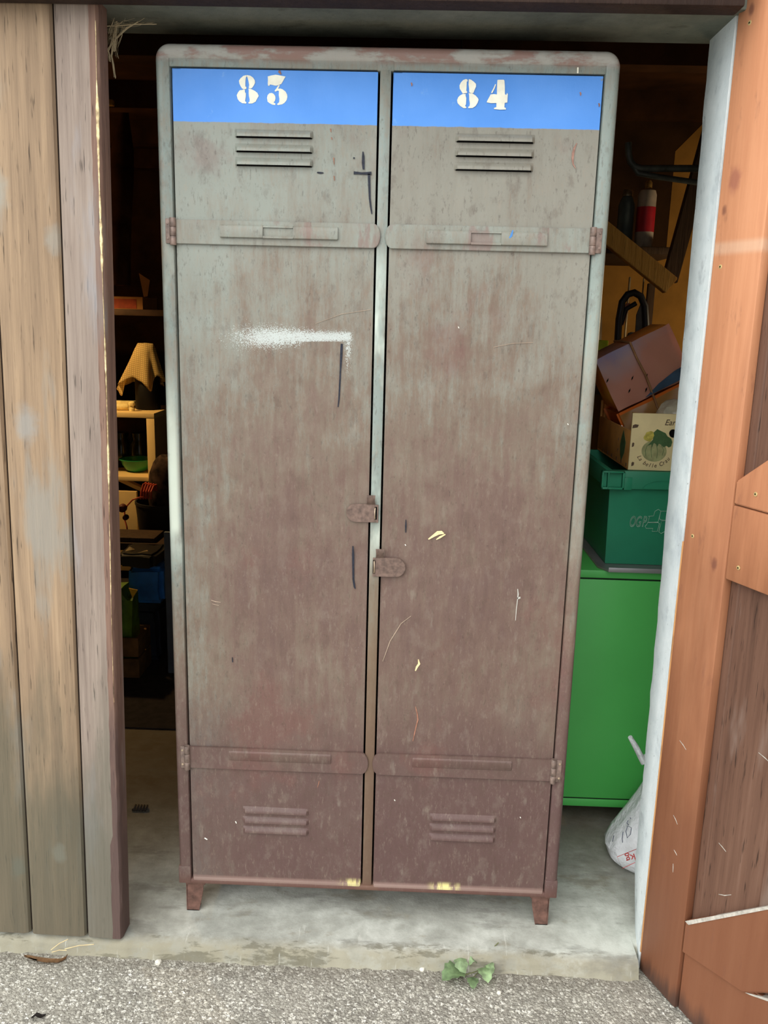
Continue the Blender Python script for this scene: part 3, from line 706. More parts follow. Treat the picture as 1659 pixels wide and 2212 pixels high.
# ------------------------------------------------------------------ yard: weed, pebbles, straw
M['leaf'] = plain('weed leaf green', (180, 204, 158), 0.6, 0.3, 0, 0.25, 60)
M['leafd'] = plain('weed leaf dull green', (146, 172, 126), 0.6, 0.3, 0, 0.25, 60)
M['stemm'] = plain('weed stem', (112, 116, 78), 0.7)
rootp = at(1043, 2088, Z=GZ)
W = tag(empty('weed', rootp), 'small green weed sprouting between the asphalt and the concrete step', 'weed')
def leaf(base, tip, width, lift, mat, fold=0.25):
    b, t = at(*base, Z=GZ+.008), at(*tip, Z=GZ+.006)
    d = t-b; ln = d.length; q = d.cross(Vector((0, 0, 1))).normalized()
    prof = [0.04, .34, .72, .95, 1.0, .86, .70, .48, .03]
    m = MB(); rings = []
    for k, p in enumerate(prof):
        s = k/(len(prof)-1); c = b+d*s+Vector((0, 0, lift*math.sin(PI*s*.85)))
        ww = width*p*(1+(0.18 if k % 2 else -.1))
        rings.append([c+q*ww+Vector((0, 0, ww*fold)), c+q*ww*.5+Vector((0, 0, ww*fold*.35)), c, c-q*ww*.5+Vector((0, 0, ww*fold*.35)), c-q*ww+Vector((0, 0, ww*fold))])
    m.loft(rings, caps=False, closed=False); bmesh.ops.solidify(m.bm, geom=m.bm.faces[:], thickness=.0006)
    m.build('leaf', M[mat], W)
leaf((1005, 2100), (955, 2124), .024, .014, 'leafd', .3); leaf((1003, 2112), (986, 2078), .014, .022, 'leaf', -.2)
leaf((1042, 2090), (1054, 2128), .017, .012, 'leaf', .2); leaf((1046, 2088), (1066, 2108), .011, .016, 'leaf', .1)
leaf((1030, 2086), (1013, 2094), .009, .02, 'leaf', .3); leaf((1020, 2110), (1022, 2140), .012, .008, 'leafd', .1); leaf((1040, 2086), (1034, 2062), .010, .022, 'leafd', .2)
m = MB()
for ps in (((1043, 2088), (1030, 2098), (1005, 2106)), ((1043, 2088), (1044, 2096)), ((1042, 2090), (1030, 2086)), ((1043, 2088), (1041, 2070)), ((1043, 2090), (1022, 2112))):
    m.tube([at(px, py, Z=GZ+.001+.006*k) for k, (px, py) in enumerate(ps)], .0011, 6)
m.tube([rootp, rootp+Vector((.010, .012, .022)), rootp+Vector((.026, .020, .036)), rootp+Vector((.034, .024, .042))], .0012, 6)
m.build('stem', M['stemm'], W)
M['pebble'] = plain('white chipping', (226, 222, 208), 0.8, 0.2, 0, 0.12, 60)
def pebble(px, py, r, label, mat='pebble', sq=.7):
    c = at(px, py, Z=GZ+r*sq*.6); t = bmesh.new(); bmesh.ops.create_icosphere(t, subdivisions=2, radius=r)
    rr = random.Random(px)
    for v in t.verts: v.co = Vector((v.co.x*(1+rr.uniform(-.2, .2)), v.co.y*(1+rr.uniform(-.2, .2)), v.co.z*sq*(1+rr.uniform(-.2, .2))))+c
    m = MB(); m.merge(t); o = m.build('pebble', M[mat]); return tag(o, label, 'pebble', 'loose chippings on the asphalt')
pebble(342, 2078, .0075, 'white pebble on the asphalt in front of the left locker leg')
pebble(912, 2093, .006, 'pale pebble on the asphalt to the left of the weed')
pebble(1078, 2144, .005, 'flat pale chip on the asphalt below the right end of the weed')
pebble(1128, 2093, .006, 'pale pebble beside the concrete step to the right of the weed')
M['husk'] = plain('dry brown leaf', (150, 116, 82), 0.7, 0.2, 0, 0.25, 80)
M['straw'] = plain('dry straw', (208, 186, 142), 0.7)
M['darkleaf'] = plain('dark dry leaf', (66, 60, 56), 0.8)
def curl(name, pts, w, mat, label, cat, z=GZ):
    m = MB(); rings = []
    P = [at(px, py, Z=z+.004) for px, py in pts]
    for k, p in enumerate(P):
        s = k/(len(P)-1); ww = w*math.sin(PI*(0.06+.88*s)); h = .004*math.sin(PI*s*2)
        rings.append([p+Vector((0, ww, .003+h)), p+Vector((0, ww*.3, h)), p+Vector((0, -ww*.3, h)), p+Vector((0, -ww, .004+h))])
    m.loft(rings, caps=False, closed=False); bmesh.ops.solidify(m.bm, geom=m.bm.faces[:], thickness=.0008)
    return tag(m.build(name, M[mat]), label, cat)
curl('dry_leaf', [(52, 2066), (62, 2072), (80, 2077), (105, 2078), (128, 2075), (142, 2068), (146, 2063)], .007, 'husk', 'curled brown dry leaf on the asphalt below the weathered left door', 'leaf')
curl('dead_leaf', [(68, 2200), (78, 2197), (88, 2195), (99, 2193)], .006, 'darkleaf', 'small dark dead leaf on the asphalt near the bottom left of the photo', 'leaf')
for k, (a, b, lab) in enumerate((((110, 2052), (147, 2029), 'dry straw stalk pointing up to the left door, nearest its grooves'), ((140, 2050), (203, 2040), 'dry straw stalk lying nearly level under the left door'), ((112, 2057), (144, 2053), 'dry straw stalk lying lowest below the left door'))):
    m = MB(); zl = lambda y_: .0022 if y_ < 2040 else .0022+(GZ-.001-.0022)*min(1, (y_-2040)/22); p, q = at(*a, Z=zl(a[1])), at(*b, Z=zl(b[1])); m.tube([p, (p+q)/2+Vector((0, 0, .003)), q], .0009, 6)
    tag(m.build('straw_stalk', M['straw']), lab, 'straw', 'straw stalks under the left door')
m = MB()
c = at(303, 1749, Z=0)
for k in range(5):
    a = c+Vector((-.016+.008*k, -.01, .003)); m.tube([a, a+Vector((.003, .01, .006)), a+Vector((0, .022, .003))], .003, 6)
m.tube([c+Vector((-.02, -.008, .004)), c+Vector((.02, -.004, .005))], .003, 6)
tag(m.build('dead_twig', M['darkleaf']), 'small dark shrivelled leaf scrap on the concrete between left door and locker', 'leaf')

# ------------------------------------------------------------------ cobweb in the upper left corner
def web_mat():
    g = NG('dusty cobweb', 0.9, 0.1); g.col((214, 196, 160))
    tr = g.N.new('ShaderNodeBsdfTransparent'); mx = g.N.new('ShaderNodeMixShader'); out = [n for n in g.N if n.type == 'OUTPUT_MATERIAL'][0]
    g.L.new(g.sm(g.noise(160, 4, 0.7), 0.42, 0.72, 0.10, 0.6), mx.inputs[0]); g.L.new(tr.outputs[0], mx.inputs[1]); g.L.new(g.b.outputs[0], mx.inputs[2]); g.L.new(mx.outputs[0], out.inputs['Surface'])
    return g.mat
M['web'] = web_mat(); M['strand'] = plain('dusty cobweb strand', (214, 196, 160), 0.9, 0.1)
wr = random.Random(5)
cobweb = tag(empty('cobweb', at(250, 40, Y=.02)), 'dusty cobweb hanging from the lintel beside the left door', 'cobweb')
lines = [[(345, 8), (320, 22), (300, 30), (278, 36), (256, 34), (252, 48), (250, 62)], [(252, 50), (246, 75), (240, 95), (233, 108)], [(250, 62), (247, 85), (242, 105), (239, 120), (243, 140), (247, 168)],
         [(229, 55), (262, 53), (300, 51), (340, 50)], [(256, 34), (244, 22), (236, 10), (230, 6)], [(258, 32), (268, 18), (280, 8)], [(278, 36), (262, 42), (252, 48)], [(233, 108), (236, 122), (239, 132)], [(300, 30), (270, 42), (250, 58)], [(340, 20), (310, 40), (275, 60), (252, 84), (247, 110)]]
m = MB()
for ln in lines:
    for j in range(4):
        jx, jy = wr.uniform(-2.5, 2.5), wr.uniform(-2, 2)
        m.tube([at(x+jx+wr.uniform(-1.2, 1.2), y+jy+wr.uniform(-1.2, 1.2), Y=.01+.015*j) for x, y in ln], wr.uniform(.00035, .0008), 5)
for j in range(46):
    sx_, sy_ = 252+wr.uniform(-14, 22), 42+wr.uniform(-12, 18); ex_, ey_ = (wr.uniform(229, 350), wr.uniform(4, 56)) if j % 2 else (wr.uniform(229, 262), wr.uniform(50, 130))
    mx_, my_ = (sx_+ex_)/2+wr.uniform(-6, 6), (sy_+ey_)/2+wr.uniform(0, 9); yy_ = wr.uniform(-.02, .06)
    m.tube([at(sx_, sy_, Y=yy_), at((sx_+mx_)/2, (sy_+my_)/2+2, Y=yy_), at(mx_, my_, Y=yy_), at((ex_+mx_)/2, (ey_+my_)/2+1, Y=yy_), at(ex_, ey_, Y=yy_)], wr.uniform(.00012, .0003), 4)
m.build('strands', M['strand'], cobweb)
m = MB()
for tri in (((256, 34), (300, 29), (262, 46), (250, 60)), ((252, 46), (258, 48), (247, 84), (240, 96)), ((232, 56), (252, 54), (246, 78), (230, 104)), ((262, 54), (340, 50), (330, 30), (300, 36)), ((241, 104), (247, 104), (243, 126), (239, 122)), ((230, 10), (256, 32), (248, 50), (230, 48))):
    V = [m.bm.verts.new(at(x, y, Y=.02)) for x, y in tri]; m._q(V)
m.build('veil', M['web'], cobweb, recalc=False)

# ------------------------------------------------------------------ right side: green cabinet and what is piled on it
M['green'] = plain('bright green lacquer', (84, 184, 90), 0.4, 0.4, 0, 0.05, 3)
M['seam'] = plain('dark seam', (14, 34, 16), 0.8)
M['tray'] = plain('brushed grey sheet steel', (150, 148, 150), 0.38, 0.5, 0.5, 0.08, 10)
CX0, CX1, CY0, CY1 = .44, 1.0, .41, .93
C = tag(empty('green_cabinet', (.65, .67, 0)), 'bright green metal cabinet standing behind the right side of the locker', 'cabinet')
m = MB(); m.box(CX0, CX1, CY0+.004, CY1, .056, .715, .004); m.build('body', M['green'], C)
m = MB(); m.box(CX0, CX1, CY0, CY0+.02, .080, .692, .003); m.build('front_panel', M['green'], C)
m = MB(); m.box(CX0, CX1, CY0-.001, CY0+.02, .055, .0775, .003); m.build('plinth', M['green'], C)
m = MB(); m.box(CX0, CX1, CY0-.001, CY1, .6955, .7165, .003); m.build('cabinet_top', M['green'], C)
for zz in ((.6918, .6957), (.0772, .0803)): m = MB(); m.box(CX0+.002, CX1-.002, CY0+.0015, CY0+.01, *zz); m.build('seam_line', M['seam'], C)
for sx_ in (CX0+.16, CX1-.12):
    for sy_ in (CY0+.12, CY1-.08): m = MB(); m.lathe([(0, 0), (.022, 0), (.018, .057), (0, .057)], (sx_, sy_, 0), 16); m.build('foot', M['seam'], C)
T = MB(); tx = at(1300, 1236, Y=.395).x
T.prism([(tx-.004, .43), (tx+.016, .395), (1.04, .395), (1.04, .90), (tx-.004, .90)], .7165, .7225, axis='z', b=.0015)
T.box(tx+.016, 1.04, .394, .398, .7165, .7285, .001)
tag(T.build('steel_sheet', M['tray']), 'grey steel sheet lying on the green cabinet under the green bin', 'sheet')
# the bin
M['bin'] = plain('dark green moulded plastic', (42, 134, 100), 0.42, 0.4, 0, 0.06, 8)
M['binline'] = plain('pale raised outline', (170, 206, 186), 0.6)
BY = .452; bx = at(1308, 1200, Y=BY).x; BZ0, BZ1 = .7235, .968
B = tag(empty('plastic_bin', (bx+.20, BY+.17, BZ0)), 'dark green plastic storage bin on the grey steel sheet', 'bin')
def shell(x0, x1, y0, y1, x0t, x1t, y0t, y1t, z0, z1, th):
    m = MB()
    def ring(a, b, c, d, z): return [(a, c, z), (b, c, z), (b, d, z), (a, d, z)]
    m.loft([ring(x0, x1, y0, y1, z0), ring(x0t, x1t, y0t, y1t, z1), ring(x0t+th, x1t-th, y0t+th, y1t-th, z1), ring(x0+th, x1-th, y0+th, y1-th, z0+th)])
    return m
shell(bx, bx+.42, BY, BY+.34, bx-.006, bx+.426, BY-.006, BY+.346, BZ0, BZ1, .004).build('tub', M['bin'], B, smooth=False)
m = MB(); x0, x1 = bx-.016, bx+.436; y0, y1 = BY-.018, BY+.358
zr = at(1400, 1058, Y=y0).z
for a in ((x0, x1, y0, y0+.012), (x0, x1, y1-.012, y1), (x0, x0+.012, y0+.012, y1-.012), (x1-.012, x1, y0+.012, y1-.012)): m.box(*a, zr, BZ1, .002)
m.box(x0, x1, y0-.001, y1+.001, BZ1-.006, BZ1, .0015) if False else None
m.build('rim', M['bin'], B)
hx0, hx1 = at(1298, 1030, Y=y0).x, at(1347, 1030, Y=y0).x; hz0, hz1 = at(1320, 1055, Y=y0).z, at(1320, 1016, Y=y0).z
m = MB(); yy = y0-.015
for a in ((hx0, hx1, hz1-.004, hz1), (hx0, hx1, hz0, hz0+.005), (hx0, hx0+.004, hz0, hz1), (hx1-.005, hx1, hz0, hz1), (hx0+.0145, hx0+.0175, hz0, hz1)): m.box(a[0], a[1], yy, y0+.002, a[2], a[3], .001)
m.box(hx0, hx1, y0-.0005, y0+.002, hz0, hz1); m.box(hx1, hx1+.022, y0-.003, y0+.004, hz0-.003, BZ1-.016, .0015)
m.build('clip', M['bin'], B)
m = MB(); cxm = at(1428, 1040, Y=y0).x
m.prism([(cxm-.046, zr+.002), (cxm-.036, zr+.013), (cxm-.016, zr+.021), (cxm+.01, zr+.023), (cxm+.04, zr+.015), (cxm+.06, zr+.002)], y0-.004, y0+.003, b=.001); m.build('handle_arch', M['bin'], B)
def pxl(pts, ox, oy, s, Y): return [at(ox+a/s, oy+b/s, Y=Y) for a, b in pts]
m = MB(); s = 1659/120; LY = BY-.0052
for pl in ([(560,905),(715,890),(760,750),(860,695),(935,750),(880,960),(850,1075),(555,1080),(590,905)], [(935,750),(1250,750),(1170,1030),(920,1010),(890,960)],
           [(530,1090),(850,1090),(890,1120),(830,1350),(670,1350),(695,1265),(490,1260),(465,1200),(530,1120)], [(960,1040),(1170,1040),(1110,1330),(940,1415),(875,1370),(900,1240)]):
    m.tube(pxl(pl, 1360, 1050, s, LY), .0007, 5, closed=True)
cO = at(1360+250/s, 1050+1075/s, Y=LY)
for ch, cx_ in (('O', 80), ('G', 255), ('P', 430)):
    t = text_mesh(ch, .0385, .22, .0008)
    p = at(1360+cx_/s, 1050+1075/s, Y=LY); on_face(t, m, p, 0, .50)
m.build('raised_lettering', M['binline'], B)
# vegetable crate
M['crate'] = plain('cream printed crate board', (226, 206, 156), 0.7, 0.2, 0, 0.06, 12)
M['crateside'] = plain('raw crate veneer', (196, 140, 76), 0.75, 0.15, 0, 0.12, 14)
M['sq'] = plain('printed squash green', (158, 158, 112), 0.7, 0.2, 0, 0.12, 60)
M['sqd'] = plain('printed dark green', (76, 104, 66), 0.7, 0.2, 0, 0.1, 60)
M['sqy'] = plain('printed yellow flower', (206, 190, 90), 0.7, 0.2, 0, 0.2, 120)
M['print'] = plain('printed dark ink', (92, 74, 60), 0.7, 0.2)
KY = .447; kx = at(1357, 1010, Y=KY).x; kz = BZ1+.001; kt = at(1400, 893, Y=KY).z; kw, kd = .40, .36
K = tag(empty('vegetable_crate', (kx+kw/2, KY+kd/2, kz)), 'cream vegetable crate printed with a green squash on top of the plastic bin', 'crate')
m = MB(); m.box(kx, kx+kw, KY, KY+.006, kz, kt, .001); EP = m.build('end_panel', M['crate'], K)
m = MB(); m.box(kx, kx+kw, KY+kd-.006, KY+kd, kz, kt, .001); m.build('end_panel', M['crateside'], K)
zs = at(1330, 925, Y=KY+.06).z
for xx in (kx, kx+kw-.005):
    m = MB(); m.box(xx, xx+.005, KY+.006, KY+kd-.006, kz+.004, zs, .001); sd = m.build('side_panel', M['crateside'], K)
    if xx == kx:
        q = MB(); zc = (kz+zs)/2
        lf = [(KY+.075, kz+.012), (KY+.052, kz+.035), (KY+.045, kz+.062), (KY+.058, zs-.022), (KY+.075, zs-.006), (KY+.092, zs-.03), (KY+.098, kz+.05), (KY+.090, kz+.026)]
        q.prism(lf, kx-.0006, kx+.001, axis='x'); q.build('printed_leaf', M['sqd'], sd)
        for k in range(6): q = MB(); q.box(kx-.0006, kx+.001, KY+.02+.052*k, KY+.026+.052*k, kz+.006, kz+.014); q.build('staple', M['print'], sd)
m = MB(); m.box(kx, kx+kw, KY+.006, KY+kd-.006, kz, kz+.004); m.build('base', M['crateside'], K)
for (xx, yy_) in ((kx+.005, KY+.006), (kx+kw-.025, KY+.006), (kx+.005, KY+kd-.026), (kx+kw-.025, KY+kd-.026)): m = MB(); m.prism([(xx, yy_), (xx+.02, yy_), (xx, yy_+.02)] if xx < kx+.1 else [(xx, yy_), (xx+.02, yy_), (xx+.02, yy_+.02)], kz+.004, kt, axis='z'); m.build('corner_post', M['crateside'], K)
s = 1659/130; py_ = KY-.0008
def kp(pts): return [(at(1340+a/s, 880+b/s, Y=KY).x, at(1340+a/s, 880+b/s, Y=KY).z) for a, b in pts]
def circ(cx_, cy_, rx, ry, n=28): return [(cx_+rx*math.cos(2*PI*k/n), cy_+ry*math.sin(2*PI*k/n)) for k in range(n)]
q = MB(); q.prism(kp(circ(930, 1205, 345, 290)), KY-.0006, KY+.001); q.build('printed_squash', M['sq'], EP)
q = MB(); q.prism(kp([(735, 1060), (850, 950), (900, 880), (910, 700), (1020, 600), (1160, 670), (1245, 710), (1300, 800), (1400, 860), (1430, 960), (1395, 1075), (1330, 1105), (1270, 1060), (1190, 1100), (1130, 1030), (1060, 1000), (1010, 1090), (980, 1010), (920, 980), (870, 1100), (850, 1020)]), KY-.0010, KY+.001); q.build('printed_leaf', M['sqd'], EP)
q = MB()
for pl in ([(860, 1050), (845, 1200), (860, 1380)], [(1000, 1060), (1025, 1200), (1000, 1400)], [(740, 1060), (690, 1180), (700, 1330)], [(1130, 1030), (1190, 1180), (1150, 1330)]): q.ribbon(kp(pl), .0005, KY-.0006, .0003)
q.build('printed_rib', M['sqd'], EP, smooth=False)
q = MB(); q.prism(kp([(650, 880), (640, 820), (690, 750), (720, 690), (850, 650), (910, 680), (930, 780), (890, 860), (830, 940), (740, 930)]), KY-.0011, KY+.001); q.build('printed_flower', M['sqy'], EP)
q = MB(); q.prism(kp(circ(1450, 720, 105, 115)), KY-.0011, KY+.001); q.build('hand_hole', M['slot'], EP)
q = MB(); t = text_mesh('Early', .0205, .30); p = at(1340+1400/s, 880+425/s, Y=KY); on_face(t, q, (p.x+.0032, KY-.0006, p.z), 0, .95); q.build('printed_word', M['print'], EP)
q = MB(); word = 'La belle Crau'; cc = at(1340+950/s, 880+1140/s, Y=KY); R_ = at(1340+950/s, 880+1140/s, Y=KY).z-at(1340+950/s, 880+1610/s, Y=KY).z
for k, ch in enumerate(word):
    if ch == ' ': continue
    a = math.radians(-152+ (152-38)*k/(len(word)-1)+2)
    on_face(text_mesh(ch, .0145, .2), q, (cc.x+R_*math.cos(a), KY-.0006, cc.z+R_*math.sin(a)), a+PI/2, .9)
q.build('printed_word', M['print'], EP)
for (a, b, w_, h_) in ((420, 520, 90, 55), (350, 1030, 35, 65), (340, 1560, 40, 60)):
    q = MB(); q.prism(kp([(a-w_, b+h_), (a-w_*.8, b-h_*.5), (a-w_*.1, b-h_), (a+w_, b-h_*.7), (a+w_*.6, b+h_*.6)]), KY-.0008, KY+.001); q.build('staple_mark', M['print'], EP)
# two wrapped packs tied with twine, tilted in the crate
def pack_mat(name, cols):
    g = NG(name, 0.32, 0.45)
    n = g.noise(7, 4, 0.6)
    g.col(g.ramp(g.sub(g.add(g.mul(g.z, 3.2), g.mul(g.sub(n, .5), .5)), g.sm(g.x, .06, .15, 0, .17)), cols)); g.bump(g.noise(12, 3), .004, .5); return g.mat
M['packu'] = pack_mat('sunset printed film', [(0.0, (236, 176, 150)), (.22, (228, 168, 146)), (.36, (216, 180, 178)), (.50, (180, 164, 196))])
M['packl'] = pack_mat('dusky printed film', [(0.0, (200, 150, 90)), (.14, (206, 156, 120)), (.22, (216, 164, 150)), (.32, (190, 140, 130))])
M['packside'] = pack_mat('amber printed film', [(0.0, (200, 100, 30)), (.14, (246, 176, 70)), (.28, (226, 130, 54)), (.5, (150, 108, 96))])
M['teal'] = plain('dark teal print', (48, 70, 92), 0.4, 0.4, 0, 0.3, 20)
M['twine'] = plain('brown twine', (150, 108, 72), 0.8)
th = math.radians(28.5); PY0 = .60
def pack(bl, ln, ht, dep, label, mats, bulge):
    p = at(*bl, Y=PY0)
    o = tag(empty('wrapped_pack', (p.x, PY0, p.z), (0, -th, 0)), label, 'package', 'wrapped packs in the vegetable crate')
    m = MB()
    def sheet(u, v): return (ln*u, -bulge*math.sin(PI*u)*math.sin(PI*v)*2+.004*math.sin(u*14+v*5), ht*v)
    m.box(0.001, ln, 0.004, dep, .001, ht, .006); m.build('body', mats[1], o, local=True)
    m = MB(); m.grid(sheet, 20, 12, .0012); m.build('front_print', mats[0], o, local=True)
    return o
pu = pack((1336, 889), .207, .150, .16, 'tilted wrapped pack with a purple and orange sunset print, upper of two', (M['packu'], M['packside']), .004)
m = MB(); m.prism([(.075, .004), (.205, .006), (.205, .036), (.17, .034), (.12, .022)], -.0125, -.0115); m.build('printed_stripe', M['teal'], pu, local=True)
m = MB()
for x, z in ((.0, .085), (.06, .062), (.04, .035), (.095, .05), (.08, .018)): m.prism([(x, z), (x+.006, z+.003), (x+.010, z+.009), (x+.004, z+.006)], -.0135, -.0125)
m.build('printed_bird', M['slot'], pu, local=True)
pl_ = pack((1338, 899), .27, -.075, .16, 'tilted wrapped pack with a dull pink print, lower of two', (M['packl'], M['packside']), .003)
m = MB(); tw = [(.096, -.076), (.094, -.03), (.096, .0), (.098, .06), (.095, .11), (.097, .151)]
m.tube([(x, -.0155 if 0 < z < .15 else -.009, z) for x, z in tw]+[(.097, .08, .1535), (.097, .165, .153), (.097, .166, .04), (.097, .166, -.07)], .0030, 7)
m.build('twine', M['twine'], pu, local=True)
M['clear'] = plain('creased pale plastic', (188, 180, 156), 0.25, 0.6, 0, 0.15, 30)
def blob(name, c, rx, ry, rz, mat, label, cat, seed=1, amp=.18, sub=3, parent=None, freq=3.0, flat=None):
    from mathutils import noise as NZ
    t = bmesh.new(); bmesh.ops.create_icosphere(t, subdivisions=sub, radius=1)
    for v in t.verts:
        d = 1+amp*NZ.noise(v.co*freq+Vector((seed, 0, 0)))+amp*.5*NZ.noise(v.co*freq*2.7+Vector((0, seed, 0)))
        z = v.co.z*d
        if flat is not None: z = max(z, flat)
        v.co = Vector((v.co.x*d*rx, v.co.y*d*ry, z*rz))+Vector(c)
    m = MB(); m.merge(t); o = m.build(name, M[mat], parent)
    if label: tag(o, label, cat)
    return o
p = at(1450, 882, Y=.53); blob('plastic_bag', (p.x+.02, .53, p.z-.035), .062, .05, .058, 'clear', 'creased pale plastic bag in the crate below the wrapped packs', 'bag', 3, .12)
M['foil'] = plain('crumpled silver foil', (200, 206, 214), 0.2, 0.5, 0.9, 0.2, 60)
p = at(1347, 928, Y=.565); blob('foil_scrap', (p.x, .565, kz+.004+.044), .010, .010, .044, 'foil', 'crumpled silver foil scrap at the corner of the vegetable crate', 'foil', 8, .5, 3, None, 4)

# ------------------------------------------------------------------ right background: bench, shelf, bottles
M['pw'] = M['ochre']
PW = 2.0
m = MB()
lx = at(1452, 400, Y=PW).x
m.prism([(.30, .0), (1.75, .0), (1.75, 2.22), (at(1525, 255, Y=PW).x, 2.125), (lx, at(1452, 327, Y=PW).z), (lx, 1.64), (.30, 1.64)], PW, PW+.03); struct(m.build('wall_partition', M['ochre'], smooth=False))
m = MB(); m.prism([(.30, 1.641), (lx-.001, 1.641), (lx-.001, 2.0), (1.75, 2.23), (.30, 2.23)], PW+.002, PW+.035); struct(m.build('trim_3', M['inwall'], smooth=False))
# bench under the wall
M['bench'] = plain('dark bench wood', (60, 42, 30), 0.7, 0.2, 0, 0.25, 12)
def table(name, x0, x1, y0, y1, zt, th_, label, cat, mat='bench'):
    o = tag(empty(name, ((x0+x1)/2, (y0+y1)/2, 0)), label, cat)
    m = MB(); m.box(x0, x1, y0, y1, zt-th_, zt, .003); m.build('tabletop', M[mat], o)
    for xx in (x0+.03, x1-.08):
        for yy in (y0+.03, y1-.08): m = MB(); m.box(xx, xx+.05, yy, yy+.05, 0, zt-th_, .002); m.build('leg', M[mat], o)
    return o
ZB = 1.15
table('workbench', .35, 1.70, 1.02, 1.96, ZB, .04, 'dark workbench against the ochre wall behind the vegetable crate', 'workbench')
S = empty('trim_4', (.7, PW-.28, 1.58)); struct(S)
zsf = at(1395, 536, Y=1.46).z; xr = at(1440, 545, Y=1.6).x
m = MB(); m.box(.30, xr, PW-.6, PW, zsf-.025, zsf, .004); m.build('shelf_board', M['strut'], S)
M['white'] = plain('dusty white label', (178, 164, 150), 0.6, 0.3, 0, 0.1, 30)
M['red'] = plain('red can band', (176, 20, 40), 0.5, 0.4, 0, 0.08, 30)
M['slate'] = plain('slate grey bottle', (84, 96, 98), 0.5, 0.4, 0, 0.15, 20)
M['brass'] = plain('tarnished brass cap', (200, 160, 90), 0.35, 0.5, 0.6, 0.2, 60)
M['silver'] = plain('dull chrome cap', (170, 160, 140), 0.3, 0.5, 0.8, 0.2, 60)
yb = 1.50; pa_, pb_ = at(1376, 460, Y=yb), at(1415, 460, Y=yb); cxb = (pa_.x+pb_.x)/2; rb = (pb_.x-pa_.x)/2; zt = at(1395, 412, Y=yb).z
z1_, z2_ = at(1395, 502, Y=yb).z, at(1395, 448, Y=yb).z
o = tag(empty('spray_can', (cxb, yb, zsf)), 'white spray can with a broad red band on the dark shelf', 'can')
m = MB(); m.lathe([(0, zsf+.0005), (rb*.95, zsf+.0005), (rb, zsf+.006), (rb, zt-.015), (rb*.85, zt), (rb*.45, zt+.006), (0, zt+.006)], (cxb, yb, 0), 28); m.build('body', M['white'], o)
m = MB(); m.lathe([(rb*1.0, z1_), (rb*1.02, z1_), (rb*1.02, z2_), (rb*1.0, z2_)], (cxb, yb, 0), 28); m.build('red_band', M['red'], o)
m = MB(); m.lathe([(0, zt+.006), (.013, zt+.006), (.013, zt+.026), (.008, zt+.034), (0, zt+.034)], (cxb, yb, 0), 18); m.build('cap', M['brass'], o)
yb2 = 1.52; q0, q1 = at(1336, 450, Y=yb2), at(1371, 450, Y=yb2); cx2 = (q0.x+q1.x)/2; r2 = (q1.x-q0.x)/2; zt2 = at(1350, 424, Y=yb2).z
o = tag(empty('bottle', (cx2, yb2, zsf)), 'slate grey bottle with a shiny cap to the left of the red banded can', 'bottle')
m = MB(); m.lathe([(0, zsf+.0005), (r2*.96, zsf+.0005), (r2, zsf+.008), (r2, zt2-.03), (r2*.7, zt2-.006), (r2*.5, zt2), (0, zt2)], (cx2, yb2, 0), 28); m.build('body', M['slate'], o)
m = MB(); m.lathe([(0, zt2), (r2*.62, zt2), (r2*.62, zt2+.016), (r2*.5, zt2+.022), (0, zt2+.024)], (cx2, yb2, 0), 20); m.build('cap', M['silver'], o)
# bracket of two timbers
o = tag(empty('timber_bracket', at(1440, 610, Y=1.28)), 'yellow diagonal timber with a dark strut, in front of the bottle shelf', 'bracket')
def slat(p0, p1, w0, depth, Y, mat, name):
    a, b = at(*p0, Y=Y), at(*p1, Y=Y); d = (b-a).normalized(); n = Vector((-d.z, 0, d.x))*w0
    m = MB(); m.prism([((a+n).x, (a+n).z), ((b+n).x, (b+n).z), ((b-n).x, (b-n).z), ((a-n).x, (a-n).z)], Y, Y+depth, b=.002); return m.build(name, M[mat], o)
slat((1210, 420), (1452, 617), .030, .04, 1.28, 'brace', 'brace'); slat((1580, 130), (1448, 608), .025, .03, 1.322, 'strut', 'strut')
# steel pipe bracket
M['pipe'] = plain('dark grey steel pipe', (82, 88, 86), 0.5, 0.4, 0.3, 0.2, 30)
o = tag(empty('pipe_bracket', at(1380, 365, Y=1.1)), 'bent grey steel pipe bracket near the top of the right gap', 'bracket')
P = [at(1357, 308, Y=1.1), at(1358, 335, Y=1.1), at(1362, 350, Y=1.1), at(1371, 360, Y=1.1), at(1384, 364, Y=1.1), at(1505, 364, Y=1.1)]; P.append(Vector((1.752, 1.1, P[-1].z+.01)))
m = MB(); m.tube(P, .0105, 12); m.build('upper_arm', M['pipe'], o)
P = [at(1364, 352, Y=1.1), at(1378, 374, Y=1.1), at(1420, 382, Y=1.1), at(1505, 394, Y=1.1)]; P.append(Vector((1.752, 1.1, P[-1].z-.05)))
m = MB(); m.tube(P, .0085, 12); m.build('lower_arm', M['pipe'], o)
# looped tool and small tools standing on the bench
M['blackp'] = plain('black plastic', (26, 24, 32), 0.5, 0.4, 0, 0.2, 20)
M['greyp'] = plain('grey plastic', (92, 88, 84), 0.6, 0.3, 0, 0.15, 30)
M['copper'] = plain('copper brown plate', (150, 84, 56), 0.5, 0.4, 0, 0.2, 30)
ty = 1.22
o = tag(empty('hedge_trimmer', (at(1362, 760, Y=ty).x, ty, ZB)), 'black power tool with a tall loop handle standing behind the wrapped packs', 'tool')
pts = [(1334, 790), (1334, 740), (1337, 690), (1344, 652), (1356, 636), (1370, 632), (1384, 640), (1393, 662), (1395, 700), (1393, 790)]
m = MB(); m.tube([at(x, y, Y=ty) for x, y in pts], .0115, 12); m.build('loop_handle', M['blackp'], o)
m = MB(); m.tube([at(1341, 700, Y=ty), at(1352, 668, Y=ty), at(1374, 655, Y=ty)], .008, 10); m.build('inner_grip', M['blackp'], o)
